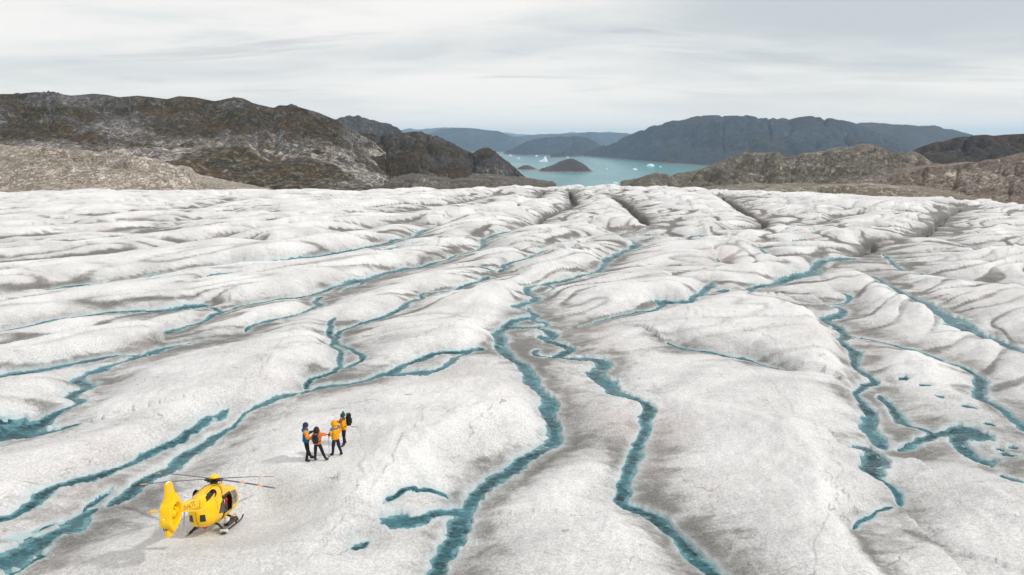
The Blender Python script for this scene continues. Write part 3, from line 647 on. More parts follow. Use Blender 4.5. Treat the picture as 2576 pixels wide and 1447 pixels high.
hill('far_shore', [(1040,352),(1090,331),(1110,325),(1150,322),(1190,324),(1230,329),(1255,331),(1280,342),(1300,352),(1312,366),(1330,374),(1350,379)], 14500, 12300, 0, m_f, [(0,0),(.3,.45),(.6,.78),(1,1)], amp=110, L=1400, rows=50, az_step=.05, sea=True, seed=5.2, label='blue hill on the far shore left of the channel')
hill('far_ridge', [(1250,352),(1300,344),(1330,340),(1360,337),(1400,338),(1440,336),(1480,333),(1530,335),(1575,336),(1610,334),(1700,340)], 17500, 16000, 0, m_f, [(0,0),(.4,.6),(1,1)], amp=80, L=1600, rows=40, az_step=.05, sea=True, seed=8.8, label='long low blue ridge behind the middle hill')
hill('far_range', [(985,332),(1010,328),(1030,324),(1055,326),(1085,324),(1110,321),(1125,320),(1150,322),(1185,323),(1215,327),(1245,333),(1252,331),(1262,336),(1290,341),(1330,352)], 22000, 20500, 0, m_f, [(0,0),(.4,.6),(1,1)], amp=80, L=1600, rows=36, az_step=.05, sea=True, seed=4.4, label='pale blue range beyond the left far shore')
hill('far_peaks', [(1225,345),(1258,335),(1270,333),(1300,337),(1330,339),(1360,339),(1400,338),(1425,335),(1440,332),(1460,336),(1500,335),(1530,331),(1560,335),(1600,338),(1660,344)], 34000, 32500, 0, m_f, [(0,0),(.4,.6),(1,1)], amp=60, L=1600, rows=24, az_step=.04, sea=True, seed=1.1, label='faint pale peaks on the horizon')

# ---- islands
m_is = rock_mat('island_heath', (.055, .046, .044), (.10, .082, .074), (.15, .125, .11), (.085, .052, .03), .7, .014, .6, 4.0, .2, shore=9)
def island(name, vx0, vx1, vy, ridge, depth, label, seed):
    (x0, y0), (x1, y1) = sea_pt(vx0, vy), sea_pt(vx1, vy)
    c = np.array([(x0+x1)/2, (y0+y1)/2]); Ln = math.hypot(x1-x0, y1-y0)
    dist = math.hypot(*c)
    n, mrow = 90, 50
    U, V = np.meshgrid(np.linspace(-.02, 1.02, n), np.linspace(-1, 1, mrow))
    rx = [a for a, _ in ridge]; rz = [(vy-b)/1718*dist*1.05 for _, b in ridge]
    H = np.interp(vx0+(vx1-vx0)*U, rx, rz)
    wob = .12*fbm(U*6+seed, V*2, 3)
    fall = np.clip(1-np.abs(V+wob*.8)**2.2, -.5, 1)
    Z = SEA_Z-4+(H+4)*fall + H*.16*(ridged(U*5+seed, V*2.5, 5)-.6)*np.clip(fall*2, 0, 1)
    X = x0+(x1-x0)*U; Y = y0+(y1-y0)*U + V*depth + depth*.15
    k = (Y/np.maximum(y0+(y1-y0)*U, 1))
    P = np.stack([X, Y, Z], -1)
    o = link_mesh(name, grid_mesh(name, P), [m_is]); tag(o, label, kind='structure'); return o
island('island', 1357, 1490, 431, [(1357,430),(1368,424),(1385,420),(1398,415),(1412,408),(1428,404),(1440,403),(1452,406),(1465,413),(1475,419),(1484,428),(1490,431)], 240, 'larger dark island in the teal fjord', 1.0)
island('island', 1298, 1354, 427, [(1298,427),(1306,422),(1318,417),(1330,417.5),(1340,421),(1348,425),(1354,427)], 130, 'smaller dark island left of the larger one', 5.0)

# ---- fjord
sea, t, b = new_mat('fjord_water')
geo = t.node('ShaderNodeNewGeometry'); pos = geo.outputs['Position']
s1 = t.noise(t.mapping(pos, (.0006, .00016, 1)), 1.0, 4, .55, .6)
s2 = t.noise(t.mapping(pos, (.004, .0012, 1)), 1.0, 4, .6, .4)
yy = t.node('ShaderNodeSeparateXYZ', {0: pos}).outputs[1]
cw = t.mix(t.maprange(s1, .36, .62), (.030, .170, .205), (.060, .250, .275))
cw = t.mix(t.math('MULTIPLY', t.maprange(s2, .5, .7), .25), cw, (.09, .29, .31))
t.set(b, 'Base Color', cw)
b.inputs['IOR'].default_value = 1.33; b.inputs['Specular IOR Level'].default_value = .32
t.set(b, 'Roughness', t.maprange(s1, .35, .65, .32, .20))
rip = t.noise(t.mapping(pos, (.05, .02, .05)), 1.0, 4, .6)
t.set(b, 'Normal', t.bump(rip, .5, 2.5))
S = 30000.0
me = bpy.data.meshes.new('water')
me.from_pydata([(-S, -3000, SEA_Z), (S, -3000, SEA_Z), (S, 37000, SEA_Z), (-S, 37000, SEA_Z)], [], [(0, 1, 2, 3)])
tag(link_mesh('water', me, [sea]), 'teal fjord water', kind='structure')

# ---- icebergs
berg, t, b = new_mat('iceberg_ice')
geo = t.node('ShaderNodeNewGeometry')
n = t.noise(geo.outputs['Position'], .05, 4, .6)
t.set(b, 'Base Color', t.mix(t.maprange(n, .4, .6), (.80, .86, .88), (.86, .88, .88))); b.inputs['Roughness'].default_value = .5
bergb, t, b = new_mat('blue_iceberg_ice')
b.inputs['Base Color'].default_value = (.50, .78, .84, 1); b.inputs['Roughness'].default_value = .45
def iceberg(vx, vy, wpx, hpx, label, kind='slab', blue=False, seed=0):
    x, y = sea_pt(vx, vy); dist = math.hypot(x, y); k = dist/1718
    W, Hh = wpx*k*.8, hpx*k*.88
    rnd = random.Random(seed*13+5)
    if kind == 'spire': prof = [(-.5, .12), (-.38, .28), (-.22, .30), (-.06, .42), (.10, .82), (.22, 1.0), (.30, .93), (.36, .55), (.44, .30), (.5, .06)]
    elif kind == 'dome': prof = [(-.5, .1), (-.42, .5), (-.25, .85), (-.05, 1), (.15, .92), (.32, .7), (.44, .42), (.5, .1)]
    else: prof = [(-.5, .15), (-.4, .55), (-.2, 1), (0, .8), (.12, .62), (.3, .75), (.42, .4), (.5, .1)]
    us = np.linspace(-.5, .5, 22); rings = []
    for u in us:
        hh = np.interp(u, *zip(*prof)); ring = []
        dep = W*.34*math.sqrt(max(.05, 1-(2*u)**2*.9))
        for q in np.linspace(-1, 1, 11):
            f = (1-abs(q)**2.6)
            ring.append((u*W + W*.012*rnd.uniform(-1, 1), q*dep + W*.012*rnd.uniform(-1, 1), max(-2, -2+(hh*Hh+2)*f*(1+.10*rnd.uniform(-1, 1)))))
        rings.append(ring)
    me = grid_mesh('iceberg', np.array(rings), smooth=False)
    o = link_mesh('iceberg', me, [bergb if blue else berg]); o.location = (x, y, SEA_Z)
    tag(o, label, 'iceberg', 'icebergs afloat in the fjord')
iceberg(1367, 407, 26, 15, 'tall white iceberg with a pointed spire behind the larger island', 'spire', seed=1)
iceberg(1371, 423.5, 14, 3.5, 'flat white ice floe at the tip of the larger island', 'dome', seed=2)
iceberg(1636, 418.5, 25, 7, 'rounded pale blue iceberg near the far right shore', 'dome', True, seed=3)
iceberg(1661, 420.5, 8, 2.6, 'tiny blue bit of ice beside the rounded blue iceberg', 'dome', True, seed=4)
iceberg(1597, 427, 14, 4, 'low white ice floe left of the rounded blue iceberg', 'slab', seed=5)
iceberg(1548, 461.5, 18, 4.5, 'pale blue floe just beyond the ice edge near the hillock', 'slab', True, seed=6)
iceberg(1304, 400, 9, 5, 'small white iceberg well left of the spired one', 'spire', seed=7)
iceberg(1284, 391.5, 9, 2.2, 'thin pale floe leftmost in the bright channel', 'dome', seed=8)
iceberg(1341, 390.5, 7, 2.6, 'small white floe under the middle hill, left of the pair', 'slab', seed=9)
iceberg(1349.5, 393.2, 9, 2.8, 'small white floe under the middle hill, nearer of the pair', 'dome', seed=10)
iceberg(1428, 397, 8, 3, 'small white floe close to the shore above the larger island', 'slab', seed=11)
iceberg(1527, 424.5, 6, 1.8, 'lone speck of ice right of the larger island', 'dome', seed=12)
iceberg(1216, 374.6, 8, 3, 'white iceberg under the far shore above the headland knob', 'slab', seed=13)
iceberg(1248, 375.2, 7, 3, 'white iceberg under the far shore, second from the left', 'dome', seed=14)
iceberg(1272, 374.4, 9, 3, 'white iceberg in the mouth of the far channel', 'slab', seed=15)

# ---- air
haze, t, b = new_mat('haze_air')
t.n.remove(b)
pvol = t.node('ShaderNodeVolumePrincipled', {'Color': (.60, .79, 1.0, 1), 'Density': 3.4e-5, 'Anisotropy': 0.0})
om = [n for n in t.n if n.type == 'OUTPUT_MATERIAL'][0]
t.l.new(pvol.outputs[0], om.inputs['Volume'])
me = bpy.data.meshes.new('haze')
x0, x1, y0, y1, z0, z1 = -30500, 30500, -3500, 37500, SEA_Z-1.5, 560
vv = [(a, c, d) for d in (z0, z1) for c in (y0, y1) for a in (x0, x1)]
me.from_pydata(vv, [], [(0, 2, 3, 1), (4, 5, 7, 6), (0, 1, 5, 4), (2, 6, 7, 3), (0, 4, 6, 2), (1, 3, 7, 5)])
tag(link_mesh('haze', me, [haze]), kind='stuff')
# ================================================================== HELICOPTER
def simple_mat(name, col, rough=.5, spec=.5, metal=0.0, coat=0.0, var=0.0, vs=2.0):
    m, t, b = new_mat(name)
    if var > 0:
        tc_ = t.node('ShaderNodeTexCoord').outputs['Object']
        n = t.noise(tc_, vs, 4, .6)
        t.set(b, 'Base Color', t.mix(t.maprange(n, .35, .68), tuple(c*(1-var) for c in col), tuple(min(1, c*(1+var*.5)) for c in col)))
        t.set(b, 'Roughness', t.maprange(n, .3, .7, max(.03, rough*.8), min(1, rough*1.25)))
    else:
        b.inputs['Base Color'].default_value = (*col, 1); b.inputs['Roughness'].default_value = rough
    b.inputs['Specular IOR Level'].default_value = spec; b.inputs['Metallic'].default_value = metal
    b.inputs['Coat Weight'].default_value = coat; b.inputs['Coat Roughness'].default_value = .08
    return m
# yellow paint with a little oily grime behind the exhausts
yel, t, b = new_mat('yellow_paint')
tc_ = t.node('ShaderNodeTexCoord').outputs['Object']
n = t.noise(tc_, 1.6, 5, .65); n2 = t.noise(tc_, 14.0, 4, .7)
cy = t.mix(t.maprange(n, .35, .7), (.86, .50, .001), (.93, .57, .002))
cy = t.mix(t.math('MULTIPLY', t.maprange(n2, .62, .78), .35), cy, (.34, .22, .03))
t.set(b, 'Base Color', cy); t.set(b, 'Roughness', t.maprange(n, .3, .7, .28, .42))
b.inputs['Coat Weight'].default_value = .12; b.inputs['Coat Roughness'].default_value = .1; b.inputs['Specular IOR Level'].default_value = .3
blk = simple_mat('black_composite', (.012, .012, .014), .45, var=.3)
dgl = simple_mat('dark_glass', (.018, .021, .025), .08, .6)
ggl = simple_mat('grey_window_glass', (.10, .12, .13), .06, .8)
drk = simple_mat('dark_steel', (.045, .042, .045), .4, metal=.6, var=.3, vs=8)
gry = simple_mat('blade_grey', (.085, .088, .098), .45, var=.15)
org = simple_mat('orange_band', (.78, .30, .035), .5)
red = simple_mat('red_lens', (.60, .012, .012), .25)
wht = simple_mat('off_white_fabric', (.62, .64, .60), .7, var=.15, vs=5)
cab = simple_mat('cabin_lining', (.16, .17, .18), .7, var=.2, vs=3)
rdf = simple_mat('red_equipment_bag', (.55, .03, .02), .6)
orf = simple_mat('orange_equipment', (.75, .20, .02), .6)
lam = simple_mat('clear_lamp', (.85, .85, .82), .15)

class Mesh:
    """collects shapes into one mesh"""
    def __init__(s): s.bm = bmesh.new()
    def face(s, pts, mi=0):
        vs_ = [s.bm.verts.new(p) for p in pts]
        f = s.bm.faces.new(vs_); f.material_index = mi; return f
    def box(s, c, size, rot=None, mi=0):
        x, y, z = (q/2 for q in size)
        v = [Vector((a*x, b_*y, d*z)) for a in (-1, 1) for b_ in (-1, 1) for d in (-1, 1)]
        if rot is not None: v = [rot @ q for q in v]
        v = [s.bm.verts.new(q+Vector(c)) for q in v]
        for f in ((0,1,3,2),(4,6,7,5),(0,4,5,1),(2,3,7,6),(0,2,6,4),(1,5,7,3)):
            s.bm.faces.new([v[i] for i in f]).material_index = mi
    def loft(s, rings, cap=True, closed=True, mi=0):
        rv_ = [[s.bm.verts.new(p) for p in r] for r in rings]
        n = len(rv_[0])
        for a, c in zip(rv_[:-1], rv_[1:]):
            for i in range(n if closed else n-1):
                j = (i+1) % n
                s.bm.faces.new((a[i], a[j], c[j], c[i])).material_index = mi
        if cap:
            s.bm.faces.new(rv_[0][::-1]).material_index = mi; s.bm.faces.new(rv_[-1]).material_index = mi
    def tube(s, pts, r, seg=10, mi=0):
        pts = [Vector(p) for p in pts]; rings = []
        rr_ = r if isinstance(r, (list, tuple)) else [r]*len(pts)
        up = Vector((0, 0, 1))
        for i, p in enumerate(pts):
            d = (pts[min(i+1, len(pts)-1)]-pts[max(i-1, 0)]).normalized()
            u = d.cross(up if abs(d.z) < .95 else Vector((0, 1, 0))).normalized(); v = d.cross(u)
            rings.append([p+rr_[i]*(math.cos(k*2*PI/seg)*u+math.sin(k*2*PI/seg)*v) for k in range(seg)])
        s.loft(rings, mi=mi)
    def ball(s, c, r, seg=16, rings=8, squash=(1, 1, 1), lo=-PI/2, mi=0):
        rs = []
        for i in range(rings+1):
            a = lo+(PI/2-lo)*i/rings
            rs.append([Vector(c)+Vector((math.cos(k*2*PI/seg)*math.cos(a)*r*squash[0], math.sin(k*2*PI/seg)*math.cos(a)*r*squash[1], math.sin(a)*r*squash[2]+1e-5*k)) for k in range(seg)])
        s.loft(rs, mi=mi)
    def build(s, name, mats, parent=None, smooth=35):
        bm = s.bm
        bmesh.ops.remove_doubles(bm, verts=bm.verts, dist=1e-4)
        bmesh.ops.recalc_face_normals(bm, faces=bm.faces)
        if smooth:
            for f in bm.faces: f.smooth = True
            th = math.radians(smooth)
            for e in bm.edges:
                if len(e.link_faces) == 2 and e.calc_face_angle(0) > th: e.smooth = False
        me = bpy.data.meshes.new(name); bm.to_mesh(me); bm.free()
        return link_mesh(name, me, mats if isinstance(mats, (list, tuple)) else [mats], parent)

HS = 0.575
heli = empty('helicopter')
yaw = math.radians(-3.5)
fwd = Vector((math.sin(yaw), math.cos(yaw), 0)); fwd = (fwd + Vector((0, 0, HELI_SLOPE*math.cos(yaw)-.02*math.sin(yaw)))).normalized()
left = Vector((0, 0, 1)).cross(fwd).normalized(); upv = fwd.cross(left)
Mh = Matrix((fwd, left, upv)).transposed().to_4x4()
hz = surface(np.array([HELI_POS[0]]), np.array([HELI_POS[1]]))[1][0]
heli.matrix_world = Matrix.Translation((HELI_POS[0], HELI_POS[1], float(hz)+.01)) @ Mh @ Matrix.Diagonal((HS, HS, HS*1.06, 1))
tag(heli, 'yellow rescue helicopter on black skids parked on the ice', 'helicopter')

def sect(x, zc, hw, ht, hb, n=2.5, seg=48):
    r = []
    for k in range(seg):
        a = 2*PI*k/seg; c, s_ = math.cos(a), math.sin(a)
        y = hw*math.copysign(abs(c)**(2/n), c); h = ht if s_ > 0 else hb
        r.append((x, y, zc + h*math.copysign(abs(s_)**(2/n), s_)))
    return r
def interp_rings(keys, xs):
    ks = np.array(sorted(keys)); out_ = []
    for x in xs:
        v = [np.interp(x, ks[:, 0], ks[:, i]) for i in range(1, ks.shape[1])]
        out_.append(v)
    A = np.array(out_)
    # soften
    B = A.copy()
    for _ in range(2):
        B[1:-1] = .25*B[:-2]+.5*B[1:-1]+.25*B[2:]
    return B
FK = [(3.95,1.12,.03,.04,.04),(3.86,1.14,.20,.18,.16),(3.6,1.20,.42,.36,.34),(3.2,1.30,.62,.62,.54),(2.7,1.42,.76,.86,.76),(2.1,1.50,.84,.96,.90),(1.2,1.5,.89,.97,.95),(0,1.5,.90,.95,.96),(-.9,1.5,.90,.95,.96),(-1.5,1.5,.88,.95,.95),(-2.0,1.52,.82,.95,.92),(-2.4,1.56,.70,.92,.84),(-2.75,1.66,.52,.84,.70),(-3.0,1.80,.30,.66,.46),(-3.12,1.92,.08,.3,.14)]
xs = np.concatenate([np.linspace(3.95, 3.2, 10), np.linspace(3.1, -1.9, 51), np.linspace(-2.0, -3.12, 18)])
B = interp_rings(FK, xs); B[:, 1] *= 1.10
SEG = 64
rings = [sect(x, *v, 2.55, SEG) for x, v in zip(xs, B)]
fus_full = Mesh(); fus_full.loft(rings)
fus_full.bm.verts.index_update(); fus_full.bm.faces.index_update(); fus_full.bm.normal_update()
fus_bvh = BVHTree.FromBMesh(fus_full.bm)
# body shell with the open cabin door cut out on the right side
DX0, DX1, DZ0, DZ1 = -.72, .82, 1.16, 2.17
body = Mesh()
vv = [[body.bm.verts.new(p) for p in r] for r in rings]
for i in range(len(vv)-1):
    for j in range(SEG):
        k = (j+1) % SEG
        c = (vv[i][j].co+vv[i+1][k].co)/2
        if c.y < -.3 and DX0 < c.x < DX1 and DZ0 < c.z < DZ1: continue
        body.bm.faces.new((vv[i][j], vv[i][k], vv[i+1][k], vv[i+1][j]))
body.bm.faces.new(vv[0][::-1]); body.bm.faces.new(vv[-1])
fuselage = body.build('fuselage', yel, heli)

def patch(corners, axis, mat, name, parent, off=.012, n=10, origin=None, thick=.012):
    """a pane laid on the hull: corners are 2D (side: x,z; rear/front: y,z), cast along the axis"""
    bm = Mesh(); gridp = []
    cs = [Vector(c) for c in corners]
    for i in range(n+1):
        row = []
        for j in range(n+1):
            u, v = j/n, i/n
            p = (cs[0]*(1-u)+cs[1]*u)*(1-v)+(cs[3]*(1-u)+cs[2]*u)*v
            if axis == 'R': o, d = Vector((p.x, -3, p.y)), Vector((0, 1, 0))
            elif axis == 'L': o, d = Vector((p.x, 3, p.y)), Vector((0, -1, 0))
            elif axis == 'B': o, d = Vector((-6, p.x, p.y)), Vector((1, 0, 0))
            elif axis == 'F': o, d = Vector((7, p.x, p.y)), Vector((-1, 0, 0))
            hit, nrm, _, _ = fus_bvh.ray_cast(o, d)
            if hit is None: hit, nrm = o + d*3, -d
            if nrm.dot(d) > 0: nrm = -nrm
            row.append(hit+nrm*off)
        gridp.append(row)
    vv_ = [[bm.bm.verts.new(p) for p in r] for r in gridp]
    for a, c in zip(vv_[:-1], vv_[1:]):
        for j in range(n): bm.bm.faces.new((a[j], a[j+1], c[j+1], c[j]))
    return bm.build(name, mat, parent, smooth=60)

# door surround and cabin
patch([(-.80,1.08),(-.68,1.10),(-.66,2.20),(-.78,2.02)], 'R', blk, 'door_frame_and_gap', fuselage, .016)
patch([(-.80,2.08),(.90,2.12),(.86,2.25),(-.70,2.20)], 'R', blk, 'door_frame_and_gap', fuselage, .018)
patch([(.76,1.05),(.94,1.05),(.94,2.22),(.78,2.22)], 'R', blk, 'door_frame_and_gap', fuselage, .020)
patch([(-.74,1.10),(.86,1.10),(.86,1.19),(-.74,1.19)], 'R', blk, 'door_frame_and_gap', fuselage, .022)
patch([(-.74,.64),(-.64,.64),(-.64,1.12),(-.74,1.12)], 'R', blk, 'door_frame_and_gap', fuselage, .024)  # black strip painted for the dark gap beside the lower panel
patch([(-1.62,1.34),(-.84,1.22),(-.80,2.04),(-1.30,1.86)], 'R', dgl, 'window', fuselage, .014)
patch([(1.10,1.28),(2.25,1.34),(2.02,2.14),(1.06,2.20)], 'R', ggl, 'window', fuselage, .014)
patch([(1.56,1.30),(1.62,1.30),(1.60,2.18),(1.54,2.18)], 'R', blk, 'window_frame', fuselage, .020, 6)
patch([(1.10,1.70),(2.16,1.70),(2.14,1.75),(1.10,1.75)], 'R', blk, 'window_frame', fuselage, .022, 6)
patch([(-1.6,1.3),(.8,1.2),(.8,2.15),(-1.3,1.95)], 'L', dgl, 'window', fuselage, .014)
patch([(1.10,1.30),(2.25,1.34),(2.02,2.14),(1.06,2.20)], 'L', ggl, 'window', fuselage, .014)
patch([(-.62,1.32),(-.03,1.28),(-.03,2.02),(-.46,2.05)], 'F', ggl, 'windscreen', fuselage, .014)
patch([(.03,1.28),(.62,1.32),(.46,2.05),(.03,2.02)], 'F', ggl, 'windscreen', fuselage, .014)
patch([(-.52,1.12),(-.20,1.12),(-.24,1.58),(-.50,1.56)], 'B', dgl, 'rear_window', fuselage, .014)
patch([(.20,1.12),(.52,1.12),(.50,1.56),(.24,1.58)], 'B', dgl, 'rear_window', fuselage, .014)
m = Mesh()
cabin = [(DX0-.1, -.70, DZ0-.12), (DX1+.1, -.70, DZ0-.12), (DX1+.1, .1, DZ0-.12), (DX0-.1, .1, DZ0-.12), (DX0-.1, -.55, DZ1+.05), (DX1+.1, -.55, DZ1+.05), (DX1+.1, .1, DZ1+.05), (DX0-.1, .1, DZ1+.05)]
for f in ((0,1,2,3),(4,5,6,7),(2,3,7,6),(0,3,7,4),(1,2,6,5)): m.face([cabin[i] for i in f])
m.build('cabin_interior', cab, fuselage, 0)
m = Mesh(); m.box((.30, -.42, 1.46), (.16, .44, .72)); m.box((.12, -.42, 1.20), (.42, .44, .14)); m.build('seat', wht, fuselage)
m = Mesh(); m.box((.60, -.60, 1.62), (.20, .12, .52)); m.ball((.60, -.66, 1.75), .10); m.build('red_bag', rdf, fuselage)
m = Mesh(); m.box((-.30, -.50, 1.50), (.55, .06, .56)); m.build('equipment_panel', ggl, fuselage)
m = Mesh(); m.box((-.45, -.58, 1.88), (.12, .05, .10)); m.build('lamp', orf, fuselage)
m = Mesh(); m.box((-.52, -.66, 1.22), (.12, .10, .12)); m.build('orange_case', orf, fuselage)
# sliding door panel left open below the sill
patch([(-.60,.70),(.30,.62),(.34,1.13),(-.60,1.13)], 'R', yel, 'sliding_door', fuselage, .045)
# engine cowling
CK = [(1.75,2.34,.10,.06,.05),(1.45,2.34,.34,.22,.2),(1.0,2.32,.52,.44,.3),(.5,2.30,.62,.60,.4),(-.2,2.28,.67,.66,.5),(-1.0,2.28,.70,.64,.5),(-1.6,2.28,.68,.58,.5),(-2.2,2.28,.58,.48,.5),(-2.7,2.30,.45,.42,.48),(-3.1,2.32,.37,.37,.40),(-3.3,2.32,.34,.34,.35)]
xs2 = np.linspace(1.75, -3.3, 54); B2 = interp_rings(CK, xs2); B2[:, 1] *= 1.08
m = Mesh(); m.loft([sect(x, *v, 2.6, 44) for x, v in zip(xs2, B2)])
m.bm.verts.index_update(); m.bm.faces.index_update(); m.bm.normal_update()
cow_bvh = BVHTree.FromBMesh(m.bm)
cow = m.build('engine_cowling', yel, heli)
m = Mesh()                                            # seams
for y in (-.26, .26):
    pts = []
    for x in np.linspace(.9, -2.3, 22):
        h = cow_bvh.ray_cast(Vector((x, y, 5)), Vector((0, 0, -1)))[0]
        if h: pts.append(h+Vector((0, 0, .004)))
    m.tube(pts, .014, 5)
for x in (-.55,):
    pts = []
    for a in np.linspace(-1.45, 1.45, 26):
        d = Vector((0, math.sin(a), math.cos(a)))
        h = cow_bvh.ray_cast(Vector((x, 0, 2.3))+d*3, -d)[0]
        if h: pts.append(h+d*.004)
    m.tube(pts, .016, 5)
m.build('panel_seam', drk, cow)
for x, y in ((.25, -.30), (.25, .30), (-.55, .52)):
    m = Mesh(); m.ball((x, y, 2.86 if abs(y) < .4 else 2.72), .07, 10, 5); m.build('latch', drk, cow)
# rear body seam
m = Mesh()
for y, z0, z1 in ((0, .62, 1.75),):
    pts = []
    for z in np.linspace(z0, z1, 16):
        h = fus_bvh.ray_cast(Vector((-6, y, z)), Vector((1, 0, 0)))[0]
        if h: pts.append(h+Vector((-.003, 0, 0)))
    m.tube(pts, .012, 5)
pts = []
for a in np.linspace(.2, 2*PI-1.7, 44):
    d = Vector((0, math.cos(a-PI/2+.0), math.sin(a-PI/2)))
    h = fus_bvh.ray_cast(Vector((-1.75, 0, 1.5))+d*3, -d)[0]
    if h: pts.append(h+d*.002)
m.tube(pts, .012, 5)
m.build('panel_seam', drk, fuselage)
# exhausts
for s_ in (-1, 1):
    m = Mesh(); seg = 20
    ax = Vector((-.80, s_*.52, .30)).normalized(); u = ax.cross(Vector((0, 0, 1))).normalized(); v = ax.cross(u)
    c0 = Vector((-1.45, s_*.40, 2.52)); rings_ = []
    for d, r_ in ((0, .20), (.18, .23), (.38, .235), (.40, .20), (.22, .17), (.10, .02)):
        rings_.append([c0+ax*d+(math.cos(k*2*PI/seg)*u*1.0+math.sin(k*2*PI/seg)*v*1.15)*r_ for k in range(seg)])
    m.loft(rings_, cap=True)
    m.build('exhaust', blk, cow)
    # soot apron running back from the nozzle
    bm_ = Mesh(); rows = []
    for i in range(9):
        x = -1.62-.13*i; row = []
        for j in range(6):
            a = .62+.085*j*(1+.10*i)+.02*i
            d = Vector((0, s_*math.sin(a), math.cos(a)))
            h = cow_bvh.ray_cast(Vector((x, 0, 2.28))+d*3, -d)
            row.append((h[0] if h[0] else Vector((x, 0, 2.28))+d*.5)+d*.010)
        rows.append(row)
    vv_ = [[bm_.bm.verts.new(p) for p in r] for r in rows]
    for i in range(8):
        for j in range(5):
            if i > 5 and j in (0,): continue
            bm_.bm.faces.new((vv_[i][j], vv_[i][j+1], vv_[i+1][j+1], vv_[i+1][j]))
    bm_.build('exhaust_soot', blk, cow, 60)
# tail boom
BK = [(-2.7,2.30,.40,.40,.42),(-3.3,2.32,.34,.35,.36),(-4.5,2.45,.29,.30,.30),(-5.6,2.58,.25,.26,.26),(-6.3,2.64,.22,.24,.24),(-6.6,2.65,.18,.22,.22)]
xs3 = np.linspace(-2.7, -6.6, 30); B3 = interp_rings(BK, xs3)
m = Mesh(); m.loft([sect(x, *v, 2.2, 32) for x, v in zip(xs3, B3)])
m.bm.verts.index_update(); m.bm.faces.index_update(); m.bm.normal_update()
boom_bvh = BVHTree.FromBMesh(m.bm)
boom = m.build('tail_boom', yel, heli)
m = Mesh(); m.tube([Vector((-3.32, .345*math.cos(a), 2.32+.355*math.sin(a))) for a in np.linspace(0, 2*PI, 33)], .014, 5); m.build('panel_seam', drk, boom)
# registration
def text_mesh(s, size):
    cu = bpy.data.curves.new('registration', 'FONT'); cu.body = s; cu.size = size; cu.resolution_u = 2; cu.space_character = 1.12
    o = bpy.data.objects.new('registration', cu); COL.objects.link(o)
    dg = bpy.context.evaluated_depsgraph_get()
    me_ = bpy.data.meshes.new_from_object(o.evaluated_get(dg)); bpy.data.objects.remove(o); bpy.data.curves.remove(cu)
    return me_
for s_ in (-1, 1):
    me_ = text_mesh('D-HLTC', .42)
    bm = bmesh.new(); bm.from_mesh(me_)
    bmesh.ops.subdivide_edges(bm, edges=[e for e in bm.edges if e.calc_length() > .08], cuts=2)
    w_ = max(v.co.x for v in bm.verts)
    for v in bm.verts:
        x = (-5.62 + v.co.x*1.02) if s_ < 0 else (-5.62+w_*1.02-v.co.x*1.02); z = 2.37 + v.co.y*.95 + .05*(v.co.x/w_ if s_ > 0 else 1-v.co.x/w_)
        h = boom_bvh.ray_cast(Vector((x, s_*2, z)), Vector((0, -s_, 0)))[0]
        v.co = (x, (h.y if h else s_*.25)+s_*.008, z)
    bm.to_mesh(me_); bm.free()
    link_mesh('registration', me_, [blk], boom)
# shrouded tail rotor and fin
FCX, FCZ, FRI = -6.85, 2.55, .62
m = Mesh(); seg = 40; rings_ = []
for k in range(seg+1):
    a = 2*PI*k/seg; c, s_ = math.cos(a), math.sin(a)
    ro = .93/max(abs(math.cos(((a+PI/6) % (PI/3))-PI/6)), .5)**.8 + .14*max(0, s_)**2
    ro *= 1-.06*abs(c)
    prof = [(FRI, -.30), (FRI+.05, -.365), (ro-.15, -.345), (ro-.03, -.28), (ro, -.12), (ro, .12), (ro-.03, .28), (ro-.15, .345), (FRI+.05, .365), (FRI, .30)]
    rings_.append([(FCX+c*r_, y, FCZ+s_*r_) for r_, y in prof])
m.loft(rings_, cap=False)
shroud = m.build('tail_rotor_shroud', yel, heli, 40)
def plate(out_, th0, th1, zlo, zhi):
    m = Mesh(); n = len(out_)
    def th(z): return th0+(th1-th0)*min(1, max(0, (z-zlo)/(zhi-zlo)))
    cx_ = sum(p[0] for p in out_)/n; cz_ = sum(p[1] for p in out_)/n
    rs = []
    for q, k in ((-1, .0), (-1, 1.0), (1, 1.0), (1, .0)):
        rs.append([(p[0]+(cx_-p[0])*(.06 if k == 0 else 0), q*th(p[1])*(1.0 if k == 0 else .45), p[1]+(cz_-p[1])*(.02 if k == 0 else 0)) for p in out_])
    m.loft(rs); return m
fin = plate([(-7.60,3.1),(-7.56,3.4),(-7.54,3.60),(-7.70,4.30),(-7.50,4.36),(-7.02,4.38),(-6.62,3.70),(-6.32,3.4),(-6.1,3.0)], .21, .08, 3.0, 4.2).build('tail_fin', yel, heli)
m = Mesh(); m.ball((-7.55, 0, 4.37), .05, 8, 4); m.box((-7.30, 0, 4.39), (.30, .05, .05)); m.build('tail_light', lam, fin)
plate([(-7.36,1.75),(-7.30,1.32),(-6.66,1.32),(-6.44,1.75)], .10, .10, 1.3, 1.7).build('lower_fin', yel, heli)
m = Mesh(); m.ball((FCX, -.08, FCZ), .24, 18, 8, (1, .9, 1)); m.tube([(FCX, -.05, FCZ), (FCX, .16, FCZ)], .23, 18); hubf = m.build('tail_rotor_hub', yel, shroud)
